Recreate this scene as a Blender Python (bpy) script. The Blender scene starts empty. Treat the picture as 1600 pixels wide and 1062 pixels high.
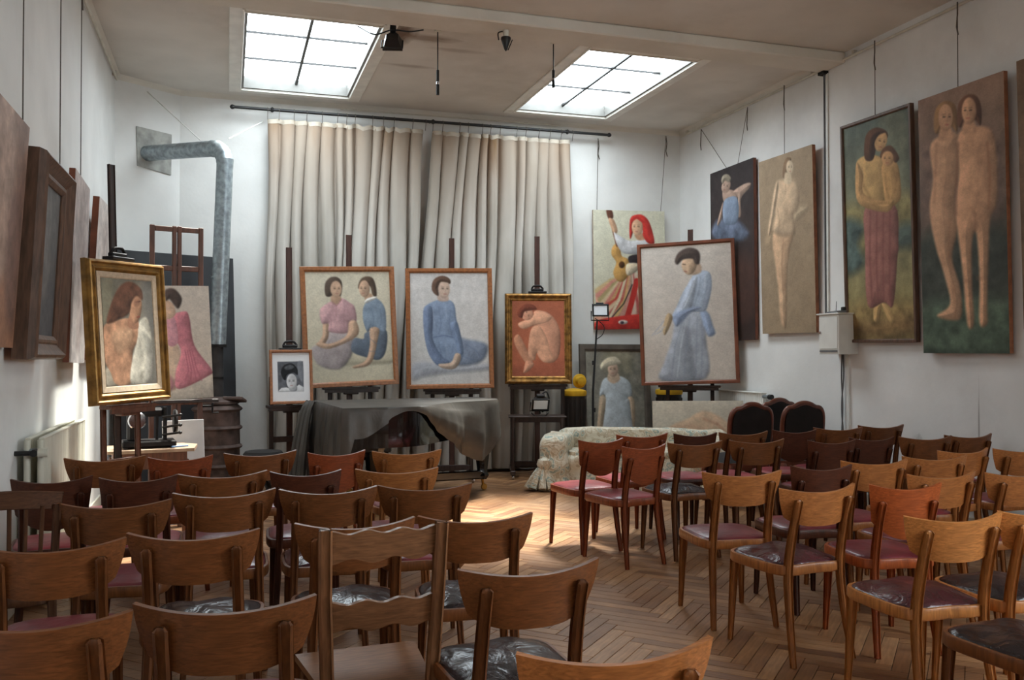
import bpy, math, random
import numpy as np
from mathutils import Matrix, Vector, Euler
random.seed(7); rng = np.random.default_rng(7)
R = math.radians
sc = bpy.context.scene
COL = sc.collection

# ------------------------------------------------------------------ camera, sky, sun, exposure
FPX, CAM_Z, YAW, PITCH = 1400.0, 1.45, R(17.6), R(0.78)
cam_d = bpy.data.cameras.new('camera'); cam = bpy.data.objects.new('camera', cam_d); COL.objects.link(cam)
cam_d.sensor_width = 36.0; cam_d.lens = FPX / 1600 * 36; cam_d.clip_start = .02
cam.location = (0, 0, CAM_Z); cam.rotation_euler = (R(90) + PITCH, 0, -YAW)
sc.camera = cam

SKY = 15.2
world = bpy.data.worlds.new('overcast_sky'); sc.world = world; world.use_nodes = True
wn = world.node_tree.nodes; bg = wn['Background']
bg.inputs['Color'].default_value = (0.88, 0.945, 1.0, 1); bg.inputs['Strength'].default_value = SKY
sun_d = bpy.data.lights.new('hazy_sun', 'SUN'); sun_d.energy = 26.0; sun_d.angle = R(14); sun_d.color = (1, .95, .86)
sun = bpy.data.objects.new('hazy_sun', sun_d); COL.objects.link(sun)
sun.rotation_euler = Vector((-1.75, -1.7, -4.4)).to_track_quat('-Z', 'Y').to_euler(); sun.location = (5, 11, 12)
sc.view_settings.view_transform = 'Standard'; sc.view_settings.look = 'None'
sc.view_settings.gamma = 1.0; sc.view_settings.use_curve_mapping = False
sc.view_settings.exposure = 0.0
sc.cycles.use_denoising = True; sc.cycles.max_bounces = 10; sc.cycles.diffuse_bounces = 7
sc.cycles.transparent_max_bounces = 12; sc.cycles.caustics_reflective = False; sc.cycles.caustics_refractive = False
sc.cycles.sample_clamp_indirect = 8

XL, XR, YB, YF, ZC = -1.14, 5.72, 10.65, -1.7, 4.37      # room: left, right, back, behind the camera, ceiling
SKYL = [(0.13, 1.31, 7.95, 10.30), (3.30, 4.46, 7.95, 10.22)]  # ceiling openings x0 x1 y0 y1
for (a, b, c, d) in SKYL:                                  # daylight portals in the two roof lights
    pl = bpy.data.lights.new('skylight_portal', 'AREA'); pl.shape = 'RECTANGLE'; pl.size = b - a; pl.size_y = d - c
    pl.cycles.is_portal = True
    po = bpy.data.objects.new('skylight_portal', pl); COL.objects.link(po); po.location = ((a + b) / 2, (c + d) / 2, ZC + .15)
FILL_WIN = (-1.2, 1.7, 1.5, 3.7)                               # unseen window added in right wall to light chairs: y0 y1 z0 z1
pl = bpy.data.lights.new('window_portal', 'AREA'); pl.shape = 'RECTANGLE'; pl.size = FILL_WIN[3] - FILL_WIN[2]; pl.size_y = FILL_WIN[1] - FILL_WIN[0]; pl.cycles.is_portal = True
po = bpy.data.objects.new('window_portal', pl); COL.objects.link(po); po.location = (XR + .21, (FILL_WIN[0] + FILL_WIN[1]) / 2, (FILL_WIN[2] + FILL_WIN[3]) / 2); po.rotation_euler = (0, R(90), 0)

# ------------------------------------------------------------------ mesh helpers
class MB:
    def __init__(s): s.v = []; s.f = []
    def add(s, vs, fs):
        o = len(s.v); s.v += [tuple(map(float, p)) for p in vs]; s.f += [tuple(i + o for i in f) for f in fs]; return s
    def box(s, c, d, rz=0, b=.0, rx=0, ry=0):
        hx, hy, hz = d[0] / 2, d[1] / 2, d[2] / 2
        M = Matrix.Translation(c) @ Euler((rx, ry, rz)).to_matrix().to_4x4()
        if b <= 0:
            vs = [M @ Vector((x * hx, y * hy, z * hz)) for x in (-1, 1) for y in (-1, 1) for z in (-1, 1)]
            fs = [(0, 1, 3, 2), (4, 6, 7, 5), (0, 4, 5, 1), (2, 3, 7, 6), (0, 2, 6, 4), (1, 5, 7, 3)]
            return s.add(vs, fs)
        b = min(b, hx * .95, hy * .95, hz * .95); vs = []; idx = {}
        for x in (-1, 1):
            for y in (-1, 1):
                for z in (-1, 1):
                    for k in range(3):
                        q = [x * (hx - b), y * (hy - b), z * (hz - b)]; q[k] = (x * hx, y * hy, z * hz)[k]
                        idx[(x, y, z, k)] = len(vs); vs.append(M @ Vector(q))
        fs = []
        for k in range(3):
            o = [i for i in range(3) if i != k]
            for sg in (-1, 1):
                loop = []
                for a, bb in ((-1, -1), (1, -1), (1, 1), (-1, 1)):
                    t = [0, 0, 0]; t[k] = sg; t[o[0]] = a; t[o[1]] = bb; loop.append(idx[(*t, k)])
                fs.append(tuple(loop))
        for k in range(3):
            o = [i for i in range(3) if i != k]
            for a in (-1, 1):
                for bb in (-1, 1):
                    t0 = [0, 0, 0]; t0[o[0]] = a; t0[o[1]] = bb; t1 = list(t0); t0[k] = -1; t1[k] = 1
                    fs.append((idx[(*t0, o[0])], idx[(*t1, o[0])], idx[(*t1, o[1])], idx[(*t0, o[1])]))
        for x in (-1, 1):
            for y in (-1, 1):
                for z in (-1, 1): fs.append(tuple(idx[(x, y, z, k)] for k in range(3)))
        return s.add(vs, fs)
    def tube(s, path, r, n=10, caps=True, sq=None):
        P = [Vector(p) for p in path]; m = len(P); rr = r if isinstance(r, (list, tuple)) else [r] * m
        rings = []; up = None
        for i in range(m):
            t = (P[min(i + 1, m - 1)] - P[max(i - 1, 0)]).normalized()
            if up is None:
                up = Vector((0, 0, 1)) if abs(t.z) < .9 else Vector((0, 1, 0))
            a = (up - t * up.dot(t)).normalized(); c = t.cross(a); up = a
            ring = []
            for k in range(n):
                an = 2 * math.pi * (k + .5) / n
                x, y = math.cos(an), math.sin(an)
                if sq: x, y = x * sq[0], y * sq[1]
                ring.append(P[i] + (c * x + a * y) * rr[i])
            rings.append(ring)
        vs = [p for g in rings for p in g]; fs = []
        for i in range(m - 1):
            for k in range(n):
                k2 = (k + 1) % n; fs.append((i * n + k, i * n + k2, (i + 1) * n + k2, (i + 1) * n + k))
        if caps: fs.append(tuple(range(n - 1, -1, -1))); fs.append(tuple((m - 1) * n + k for k in range(n)))
        return s.add(vs, fs)
    def bar(s, path, w, h, side=(1, 0, 0)):                # swept rectangle: w along side, h across
        P = [Vector(p) for p in path]; m = len(P); sd = Vector(side).normalized()
        ww = w if isinstance(w, (list, tuple)) else [w] * m; hh = h if isinstance(h, (list, tuple)) else [h] * m
        vs = []; fs = []
        for i in range(m):
            t = (P[min(i + 1, m - 1)] - P[max(i - 1, 0)]).normalized(); a = (sd - t * sd.dot(t)).normalized(); c = t.cross(a)
            b = .22 * min(ww[i], hh[i])
            for x, y in ((-1, -1), (1, -1), (1, 1), (-1, 1)):
                for f in (0, 1):
                    dx = ww[i] / 2 - (b if f == (0 if x * y > 0 else 1) else 0); dy = hh[i] / 2 - (b if f != (0 if x * y > 0 else 1) else 0)
                    vs.append(P[i] + a * x * dx + c * y * dy)
        n = 8
        for i in range(m - 1):
            for k in range(n):
                k2 = (k + 1) % n; fs.append((i * n + k, i * n + k2, (i + 1) * n + k2, (i + 1) * n + k))
        fs.append(tuple(range(n - 1, -1, -1))); fs.append(tuple((m - 1) * n + k for k in range(n)))
        return s.add(vs, fs)
    def lathe(s, prof, c=(0, 0, 0), n=24, axis='z'):
        vs = []; fs = []; m = len(prof)
        for r, z in prof:
            for k in range(n):
                a = 2 * math.pi * k / n; p = (r * math.cos(a), r * math.sin(a), z)
                if axis == 'y': p = (p[0], p[2], p[1])
                if axis == 'x': p = (p[2], p[0], p[1])
                vs.append((c[0] + p[0], c[1] + p[1], c[2] + p[2]))
        for i in range(m - 1):
            for k in range(n):
                k2 = (k + 1) % n; fs.append((i * n + k, i * n + k2, (i + 1) * n + k2, (i + 1) * n + k))
        fs.append(tuple(range(n - 1, -1, -1))); fs.append(tuple((m - 1) * n + k for k in range(n)))
        return s.add(vs, fs)
    def grid(s, fn, nu, nv, thick=None, wrap=False):
        P = [[Vector(fn(i / (nu - 1), j / (nv - 1))) for i in range(nu)] for j in range(nv)]
        vs = [p for row in P for p in row]; fs = [(j * nu + i, j * nu + i + 1, (j + 1) * nu + i + 1, (j + 1) * nu + i) for j in range(nv - 1) for i in range(nu - 1)]
        if thick:
            N = nu * nv; nor = []
            for j in range(nv):
                for i in range(nu):
                    du = P[j][min(i + 1, nu - 1)] - P[j][max(i - 1, 0)]; dv = P[min(j + 1, nv - 1)][i] - P[max(j - 1, 0)][i]
                    nn = du.cross(dv); nor.append(nn.normalized() if nn.length > 1e-12 else Vector((0, 0, 1)))
            vs = vs + [p - q * thick for p, q in zip(vs, nor)]
            fs = fs + [tuple(N + k for k in reversed(f)) for f in fs]
            ed = [(i, i + 1) for i in range(nu - 1)] + [((nv - 1) * nu + i + 1, (nv - 1) * nu + i) for i in range(nu - 1)]
            ed += [((j + 1) * nu, j * nu) for j in range(nv - 1)] + [(j * nu + nu - 1, (j + 1) * nu + nu - 1) for j in range(nv - 1)]
            fs += [(b, a, a + N, b + N) for a, b in ed]
        return s.add(vs, fs)
    def prism(s, poly, z0, z1, inset=0):
        n = len(poly); vs = [(x, y, z0) for x, y in poly] + [(x, y, z1) for x, y in poly]
        fs = [tuple(range(n - 1, -1, -1)), tuple(range(n, 2 * n))] + [(k, (k + 1) % n, n + (k + 1) % n, n + k) for k in range(n)]
        return s.add(vs, fs)
    def mesh(s, name, smooth=True, ang=38):
        me = bpy.data.meshes.new(name); me.from_pydata(s.v, [], s.f); me.update()
        if smooth:
            me.polygons.foreach_set('use_smooth', [True] * len(me.polygons)); me.set_sharp_from_angle(angle=R(ang))
        return me
    def build(s, name, mat, parent=None, smooth=True, ang=38, loc=(0, 0, 0), rz=0, **kw):
        return obj(name, s.mesh(name, smooth, ang), mat, parent, loc, rz, **kw)

def obj(name, me, mat, parent=None, loc=(0, 0, 0), rz=0, color=None):
    o = bpy.data.objects.new(name, me); COL.objects.link(o)
    if mat is not None and not me.materials: me.materials.append(mat)
    o.parent = parent; o.location = loc; o.rotation_euler = (0, 0, rz)
    if color: o.color = (*color, 1)
    return o
def tag(o, label=None, cat=None, group=None, kind=None):
    for k, v in (('label', label), ('category', cat), ('group', group), ('kind', kind)):
        if v: o[k] = v
    return o
def thing(name, label, cat, loc=(0, 0, 0), rz=0, group=None):
    o = bpy.data.objects.new(name, None); COL.objects.link(o); o.empty_display_size = .1
    o.location = loc; o.rotation_euler = (0, 0, rz); return tag(o, label, cat, group)
def struct(o): o['kind'] = 'structure'; return o
def cat_rom(pts, n=8, closed=False):
    P = [Vector(p) for p in pts]; m = len(P); out = []
    for i in range(m if closed else m - 1):
        g = (lambda k: P[k % m]) if closed else (lambda k: P[max(0, min(m - 1, k))])
        a, b, c, d = g(i - 1), g(i), g(i + 1), g(i + 2)
        for k in range(n):
            t = k / n
            out.append(.5 * (2 * b + (c - a) * t + (2 * a - 5 * b + 4 * c - d) * t * t + (3 * b - a - 3 * c + d) * t ** 3))
    if not closed: out.append(P[-1])
    return out

# ------------------------------------------------------------------ materials
def srgb(c): return tuple((x / 12.92 if x <= .04045 else ((x + .055) / 1.055) ** 2.4) for x in c)
class N:
    def __init__(s, name):
        s.m = bpy.data.materials.new(name); s.m.use_nodes = True; s.t = s.m.node_tree; s.b = s.t.nodes['Principled BSDF']
        s.out = s.t.nodes['Material Output']
    def n(s, typ, **kw):
        x = s.t.nodes.new('ShaderNode' + typ)
        for k, v in kw.items():
            if k.startswith('_'): setattr(x, k[1:], v)
            else: x.inputs[k.replace('0', ' ')].default_value = v
        return x
    def l(s, a, b): s.t.links.new(a, b)
def noise_col(nb, c1, c2, scale=8, detail=5, stretch=(1, 1, 1), coord='Object', lo=.35, hi=.65, dist=0):
    tc = nb.n('TexCoord'); mp = nb.n('Mapping'); mp.inputs['Scale'].default_value = stretch; nb.l(tc.outputs[coord], mp.inputs['Vector'])
    no = nb.n('TexNoise', Scale=scale, Detail=detail, Distortion=dist); nb.l(mp.outputs[0], no.inputs['Vector'])
    rp = nb.n('ValToRGB'); e = rp.color_ramp.elements; e[0].position = lo; e[1].position = hi; e[0].color = (*c1, 1); e[1].color = (*c2, 1)
    nb.l(no.outputs['Fac'], rp.inputs[0]); return rp.outputs[0], no.outputs['Fac'], mp
def bump(nb, h, strength=.2, dist=.01):
    b = nb.n('Bump', Strength=strength, Distance=dist); nb.l(h, b.inputs['Height']); nb.l(b.outputs[0], nb.b.inputs['Normal'])
def simple(name, c, rough=.5, var=.12, scale=12, metal=0, bmp=0, stretch=(1, 1, 1), coat=0, spec=.5, sr=True, bd=.004):
    nb = N(name); c = srgb(c) if sr else c
    a = tuple(x * (1 - var) for x in c); b = tuple(min(1, x * (1 + var)) for x in c)
    o, f, _ = noise_col(nb, a, b, scale, stretch=stretch); nb.l(o, nb.b.inputs['Base Color'])
    nb.b.inputs['Roughness'].default_value = rough; nb.b.inputs['Metallic'].default_value = metal
    nb.b.inputs['Coat Weight'].default_value = coat; nb.b.inputs['Specular IOR Level'].default_value = spec
    if bmp: bump(nb, f, bmp, bd)
    return nb.m
def wood_tint(name, rough=.38, stretch=(3, 30, 30), coat=.06):       # colour comes from the object, grain from noise
    nb = N(name); oi = nb.n('ObjectInfo')
    o, f, mp = noise_col(nb, (.55, .5, .46), (1.25, 1.2, 1.15), 5, 6, stretch, lo=.25, hi=.75, dist=.6)
    mx = nb.n('MixRGB', _blend_type='MULTIPLY', Fac=1.0); nb.l(oi.outputs['Color'], mx.inputs[1]); nb.l(o, mx.inputs[2])
    n2 = nb.n('TexNoise', Scale=2.3, Detail=3); nb.l(nb.n('TexCoord').outputs['Object'], n2.inputs['Vector'])
    mr = nb.n('MapRange'); mr.inputs[1].default_value = .3; mr.inputs[2].default_value = .7; mr.inputs[3].default_value = .8; mr.inputs[4].default_value = 1.2
    nb.l(n2.outputs['Fac'], mr.inputs[0]); hs = nb.n('HueSaturation'); nb.l(mr.outputs[0], hs.inputs['Value']); nb.l(mx.outputs[0], hs.inputs['Color'])
    nb.l(hs.outputs[0], nb.b.inputs['Base Color']); nb.b.inputs['Roughness'].default_value = rough
    nb.b.inputs['Coat Weight'].default_value = coat; nb.b.inputs['Coat Roughness'].default_value = .3; nb.b.inputs['Specular IOR Level'].default_value = .3
    bump(nb, f, .08, .002); return nb.m
def leather(name, rough, wrinkle):
    nb = N(name); oi = nb.n('ObjectInfo'); o, f, mp = noise_col(nb, (.6, .6, .6), (1.3, 1.25, 1.25), 7, 6)
    mx = nb.n('MixRGB', _blend_type='MULTIPLY', Fac=1.0); nb.l(oi.outputs['Color'], mx.inputs[1]); nb.l(o, mx.inputs[2]); nb.l(mx.outputs[0], nb.b.inputs['Base Color'])
    nb.b.inputs['Roughness'].default_value = rough; no = nb.n('TexNoise', Scale=9, Detail=4, Distortion=1.5); nb.l(mp.outputs[0], no.inputs['Vector'])
    bump(nb, no.outputs['Fac'], wrinkle, .03); return nb.m
M = {}
def plaster(name, c, stain=(.5, .42, .33), amt=.25, spots=None):
    nb = N(name); c = srgb(c); o, f, mp = noise_col(nb, tuple(x * .93 for x in c), tuple(min(1, x * 1.04) for x in c), 1.7, 6)
    n2 = nb.n('TexNoise', Scale=.55, Detail=8, Roughness=.65); nb.l(mp.outputs[0], n2.inputs['Vector'])
    r2 = nb.n('ValToRGB'); r2.color_ramp.elements[0].position = .52; r2.color_ramp.elements[1].position = .75
    r2.color_ramp.elements[1].color = (amt, amt, amt, 1); nb.l(n2.outputs['Fac'], r2.inputs[0])
    mx = nb.n('MixRGB'); nb.l(r2.outputs[0], mx.inputs[0]); nb.l(o, mx.inputs[1]); mx.inputs[2].default_value = (*srgb(stain), 1)
    last = mx.outputs[0]
    for (p, rad, col, k) in spots or []:                              # water stains and scuffs, each at its own place on the plaster
        tc = nb.n('TexCoord'); mp2 = nb.n('Mapping'); mp2.inputs['Location'].default_value = tuple(-a / b for a, b in zip(p, rad)); mp2.inputs['Scale'].default_value = tuple(1 / a for a in rad)
        nb.l(tc.outputs['Object'], mp2.inputs['Vector']); n3 = nb.n('TexNoise', Scale=1.6, Detail=6); nb.l(mp2.outputs[0], n3.inputs['Vector'])
        ln = nb.n('VectorMath', _operation='LENGTH')
        sv = nb.n('VectorMath', _operation='SUBTRACT'); nb.l(mp2.outputs[0], sv.inputs[0]); cs = nb.n('VectorMath', _operation='SCALE'); cs.inputs['Scale'].default_value = .9
        cc = nb.n('VectorMath', _operation='SUBTRACT'); nb.l(n3.outputs['Color'], cc.inputs[0]); cc.inputs[1].default_value = (.5, .5, .5); nb.l(cc.outputs[0], cs.inputs[0]); nb.l(cs.outputs[0], sv.inputs[1])
        nb.l(sv.outputs[0], ln.inputs[0])
        rp = nb.n('ValToRGB'); rp.color_ramp.elements[0].position = .35; rp.color_ramp.elements[0].color = (k, k, k, 1); rp.color_ramp.elements[1].position = 1.0; rp.color_ramp.elements[1].color = (0, 0, 0, 1)
        nb.l(ln.outputs['Value'], rp.inputs[0]); m2 = nb.n('MixRGB'); nb.l(rp.outputs[0], m2.inputs[0]); nb.l(last, m2.inputs[1]); m2.inputs[2].default_value = (*srgb(col), 1); last = m2.outputs[0]
    nb.l(last, nb.b.inputs['Base Color']); nb.b.inputs['Roughness'].default_value = .85; nb.b.inputs['Specular IOR Level'].default_value = .2
    n4 = nb.n('TexNoise', Scale=28, Detail=4); nb.l(mp.outputs[0], n4.inputs['Vector']); bump(nb, n4.outputs['Fac'], .12, .01)
    return nb.m
BR = (.42, .30, .19)
M['ceiling'] = plaster('ceiling_plaster', (.83, .81, .78), (.62, .57, .50), .5, [((1.50, 8.12, 4.37), (.16, .42, .3), (.36, .24, .15), .85), ((1.75, 8.15, 4.37), (.34, .13, .3), BR, .6), ((1.75, 9.0, 4.37), (.3, .07, .3), BR, .4), ((2.1, 8.4, 4.37), (.3, .08, .3), BR, .35)])
M['wall'] = plaster('wall_plaster', (.87, .87, .86), (.70, .68, .65), .35)
M['wall_r'] = plaster('wall_plaster_scuffed', (.88, .88, .875), (.66, .64, .62), .4, [((5.72, 6.35, .62), (.2, .07, .12), (.45, .44, .43), .6), ((5.72, 5.7, .75), (.2, .012, .5), (.5, .48, .46), .7), ((5.72, 5.2, .55), (.2, .2, .25), (.55, .53, .5), .35), ((5.72, 7.05, 2.45), (.2, .06, .05), (.6, .55, .5), .6)])
M['beam'] = plaster('beam_plaster', (.84, .82, .78), (.66, .6, .52), .4)
M['white'] = simple('white_paint', (.86, .86, .84), .45, .05, 6)
M['casing'] = simple('casing_white_paint', (.87, .86, .83), .5, .07, 7); M['reveal'] = simple('weathered_grey_paint', (.43, .425, .41), .6, .1, 9)  # shade put into the reveal colour so daylight leaves its depth visible
M['whitetrim'] = simple('aged_white_paint', (.78, .76, .71), .5, .1, 7)
M['black'] = simple('black_metal', (.07, .07, .075), .45, .2, 20)
M['iron'] = simple('dark_iron', (.13, .12, .12), .5, .3, 14, .6, .3)
M['rubber'] = simple('black_rubber', (.06, .06, .06), .7, .2)
M['chrome'] = simple('chrome', (.75, .75, .77), .18, .05, 5, 1)
M['brass'] = simple('brass', (.62, .48, .25), .3, .1, 9, 1)
M['wire'] = simple('grey_cord', (.33, .30, .27), .7, .2, 30)
M['tape'] = simple('heading_tape_cloth', (.70, .66, .60), .8, .1); M['string'] = simple('white_string', (.8, .8, .78), .7, .1)
M['mast'] = simple('easel_mahogany', (.27, .16, .125), .5, .3, 6, 0, .1, (6, 6, 1))
M['easel'] = simple('easel_dark_wood', (.20, .135, .11), .5, .3, 6, 0, .1, (6, 6, 1))
M['easel_mid'] = simple('easel_brown_wood', (.36, .22, .16), .5, .3, 6, 0, .1, (6, 6, 1))
M['frame_oak'] = simple('frame_oak', (.58, .36, .20), .42, .22, 7, 0, .08, (5, 5, 5), .1)
M['frame_brown'] = simple('frame_brown', (.43, .23, .14), .45, .25, 7, 0, .08)
M['frame_dark'] = simple('frame_umber', (.36, .26, .20), .5, .35, 5, 0, .15, (9, 9, 1.5))
M['frame_grey'] = simple('frame_grey', (.36, .33, .30), .5, .3, 6, 0, .15)
M['gilt'] = simple('gilt_frame', (.56, .41, .20), .38, .4, 11, .6, .25)
M['gilt_dark'] = simple('gilt_frame_aged', (.55, .40, .20), .42, .5, 16, .7, .9, bd=.012)
M['linen'] = simple('linen_liner', (.78, .70, .60), .8, .1, 40)
M['canvas_edge'] = simple('raw_canvas', (.66, .58, .49), .85, .15, 20, 0, .2)
M['canvas_warm'] = simple('raw_canvas_warm', (.58, .38, .27), .8, .2, 14, 0, .2)
M['wood'] = wood_tint('varnished_chair_wood'); M['woodv'] = wood_tint('varnished_chair_leg', stretch=(14, 14, 2))
M['seat'] = leather('seat_leather_maroon', .33, .12); M['seat_worn'] = leather('seat_leather_worn', .27, .35)
M['galv'] = simple('galvanised_steel', (.58, .62, .64), .42, .25, 22, .65, .15)
M['rust'] = simple('rusty_cast_iron', (.33, .27, .25), .75, .45, 9, .3, .6)
M['soot'] = simple('sooty_pipe', (.20, .19, .19), .7, .3, 10, .2, .3)
M['cement'] = simple('grey_cement', (.60, .60, .58), .9, .25, 9, 0, .5)
M['blackboard'] = simple('black_board', (.155, .165, .18), .6, .35, 3, 0, .1)
M['piano'] = simple('piano_black_lacquer', (.04, .04, .045), .14, .2, 4, 0, 0, coat=.6)
M['radiator'] = simple('radiator_enamel', (.80, .79, .73), .4, .06, 5)
M['screen'] = simple('floodlight_glass', (.88, .91, .94), .15, .03, 4, 0)  # brightness painted into the glass as a near-white base colour
M['yellow'] = simple('yellow_cloth', (.85, .66, .12), .7, .15, 10, 0, .3)
M['drum'] = simple('dark_drum_wood', (.14, .10, .08), .45, .4, 7, 0, .2, (8, 8, 1))
M['louis'] = simple('carved_mahogany', (.40, .20, .13), .3, .3, 8, 0, .1, coat=.3)
M['velvet'] = simple('dark_velvet', (.085, .06, .055), .85, .3, 12, 0, .2)
M['paper'] = simple('white_paper_board', (.84, .85, .86), .7, .06, 6)
M['tabletop'] = simple('pale_table_top', (.66, .56, .47), .5, .15, 6, 0, .05, (2, 8, 2))
M['tableleg'] = simple('brown_table_wood', (.40, .25, .17), .5, .25, 6, 0, .05, (8, 8, 1))
M['cable'] = simple('grey_cable', (.38, .38, .39), .5, .1)
M['blue'] = simple('blue_plastic', (.25, .42, .62), .4, .05)
M['slab'] = simple('floor_joint_dark', (.24, .17, .12), .8, .2)
def glass_mat():
    nb = N('roof_glass'); tr = nb.n('BsdfTransparent'); gl = nb.n('BsdfGlossy', Roughness=.05); mx = nb.n('MixShader', Fac=.06)
    tr.inputs[0].default_value = (.96, .98, .98, 1); nb.l(tr.outputs[0], mx.inputs[1]); nb.l(gl.outputs[0], mx.inputs[2]); nb.l(mx.outputs[0], nb.out.inputs['Surface']); return nb.m
M['glass'] = glass_mat()
def curtain_mat():
    nb = N('curtain_cloth'); o, f, mp = noise_col(nb, srgb((.67, .65, .615)), srgb((.785, .77, .745)), 3, 5, (1, 1, .25))
    sx = nb.n('SeparateXYZ'); nb.l(mp.inputs['Vector'].links[0].from_socket, sx.inputs[0])
    mr = nb.n('MapRange'); mr.inputs[1].default_value = 2.7; mr.inputs[2].default_value = 4.1; mr.inputs[4].default_value = 1.5; nb.l(sx.outputs['Z'], mr.inputs[0])
    ml = nb.n('Math', _operation='MULTIPLY'); nb.l(mr.outputs[0], ml.inputs[0]); nb.l(f, ml.inputs[1])
    mx = nb.n('MixRGB'); nb.l(ml.outputs[0], mx.inputs[0]); nb.l(o, mx.inputs[1]); mx.inputs[2].default_value = (*srgb((.52, .42, .32)), 1)   # the dusty, browned heading
    nb.l(mx.outputs[0], nb.b.inputs['Base Color']); nb.b.inputs['Roughness'].default_value = .9; nb.b.inputs['Specular IOR Level'].default_value = .1
    w = nb.n('TexNoise', Scale=160, Detail=1); nb.l(mp.outputs[0], w.inputs['Vector']); bump(nb, w.outputs['Fac'], .1, .003); return nb.m
M['curtain'] = curtain_mat()
def vinyl():
    nb = N('piano_cover_vinyl'); o, f, mp = noise_col(nb, srgb((.235, .225, .21)), srgb((.30, .285, .265)), 4, 4); nb.l(o, nb.b.inputs['Base Color'])
    nb.b.inputs['Roughness'].default_value = .42; w = nb.n('TexNoise', Scale=7, Detail=3, Distortion=.8); nb.l(mp.outputs[0], w.inputs['Vector']); bump(nb, w.outputs['Fac'], .25, .02); return nb.m
M['vinyl'] = vinyl()
def floral():
    nb = N('floral_sofa_cloth'); tc = nb.n('TexCoord'); vo = nb.n('TexVoronoi', Scale=9); no = nb.n('TexNoise', Scale=5, Detail=4)
    nb.l(tc.outputs['Object'], no.inputs['Vector']); ad = nb.n('MixRGB', _blend_type='ADD', Fac=.35); nb.l(tc.outputs['Object'], ad.inputs[1]); nb.l(no.outputs['Color'], ad.inputs[2]); nb.l(ad.outputs[0], vo.inputs['Vector'])
    rp = nb.n('ValToRGB'); el = rp.color_ramp.elements; el[0].position = 0; el[0].color = (*srgb((.55, .60, .58)), 1); el[1].position = 1; el[1].color = (*srgb((.82, .80, .73)), 1)
    for p, c in ((.10, (.56, .48, .38)), (.2, (.80, .77, .69)), (.32, (.52, .60, .58)), (.4, (.82, .79, .72)), (.6, (.70, .64, .54)), (.7, (.83, .80, .73))): e = el.new(p); e.color = (*srgb(c), 1)
    nb.l(vo.outputs['Distance'], rp.inputs[0]); nb.l(rp.outputs[0], nb.b.inputs['Base Color']); nb.b.inputs['Roughness'].default_value = .75
    w = nb.n('TexNoise', Scale=3.2, Detail=4, Distortion=2.6); nb.l(tc.outputs['Object'], w.inputs['Vector']); bump(nb, w.outputs['Fac'], .55, .05); return nb.m
M['floral'] = floral()
def plank_mat(name, attr):
    nb = N(name); o, f, mp = noise_col(nb, (.70, .66, .62), (1.2, 1.18, 1.15), 3, 6, (2, 22, 2), lo=.3, hi=.7)
    if attr: r = nb.n('Attribute', _attribute_name='tone').outputs['Fac']
    else: r = nb.n('ObjectInfo').outputs['Random']
    rp = nb.n('ValToRGB'); e = rp.color_ramp.elements; e[0].color = (*srgb((.52, .37, .26)), 1); e[1].color = (*srgb((.72, .56, .41)), 1); x = e.new(.5); x.color = (*srgb((.62, .46, .32)), 1)
    nb.l(r, rp.inputs[0]); mx = nb.n('MixRGB', _blend_type='MULTIPLY', Fac=1); nb.l(rp.outputs[0], mx.inputs[1]); nb.l(o, mx.inputs[2])
    ge = nb.n('NewGeometry'); n2 = nb.n('TexNoise', Scale=.9, Detail=7, Roughness=.6); nb.l(ge.outputs['Position'], n2.inputs['Vector'])   # wear: walked-off varnish
    r2 = nb.n('ValToRGB'); r2.color_ramp.elements[0].position = .48; r2.color_ramp.elements[1].position = .72; r2.color_ramp.elements[1].color = (.45, .45, .45, 1); nb.l(n2.outputs['Fac'], r2.inputs[0])
    m2 = nb.n('MixRGB'); nb.l(r2.outputs[0], m2.inputs[0]); nb.l(mx.outputs[0], m2.inputs[1]); m2.inputs[2].default_value = (*srgb((.73, .63, .53)), 1)
    n3 = nb.n('TexNoise', Scale=.55, Detail=8, Roughness=.7); nb.l(ge.outputs['Position'], n3.inputs['Vector']); r3 = nb.n('ValToRGB'); r3.color_ramp.elements[0].position = .36; r3.color_ramp.elements[0].color = (.55, .50, .48, 1); r3.color_ramp.elements[1].position = .60; r3.color_ramp.elements[1].color = (1.12, 1.1, 1.08, 1); nb.l(n3.outputs['Fac'], r3.inputs[0])
    m3 = nb.n('MixRGB', _blend_type='MULTIPLY', Fac=1); nb.l(m2.outputs[0], m3.inputs[1]); nb.l(r3.outputs[0], m3.inputs[2]); nb.l(m3.outputs[0], nb.b.inputs['Base Color'])
    mr = nb.n('MapRange'); mr.inputs[3].default_value = .28; mr.inputs[4].default_value = .55; nb.l(n2.outputs['Fac'], mr.inputs[0]); nb.l(mr.outputs[0], nb.b.inputs['Roughness'])
    bump(nb, f, .08, .002); return nb.m
M['plank'] = plank_mat('parquet_oak', False); M['plank_far'] = plank_mat('parquet_oak_field', True)
def paint_mat():
    nb = N('oil_and_pastel_paint'); a = nb.n('Attribute', _attribute_name='paint'); nb.l(a.outputs['Color'], nb.b.inputs['Base Color']); nb.b.inputs['Roughness'].default_value = .62
    tc = nb.n('TexCoord'); no = nb.n('TexNoise', Scale=70, Detail=3); nb.l(tc.outputs['Object'], no.inputs['Vector']); nb.b.inputs['Specular IOR Level'].default_value = .25; bump(nb, no.outputs['Fac'], .12, .003); return nb.m
M['paint'] = paint_mat()

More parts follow.
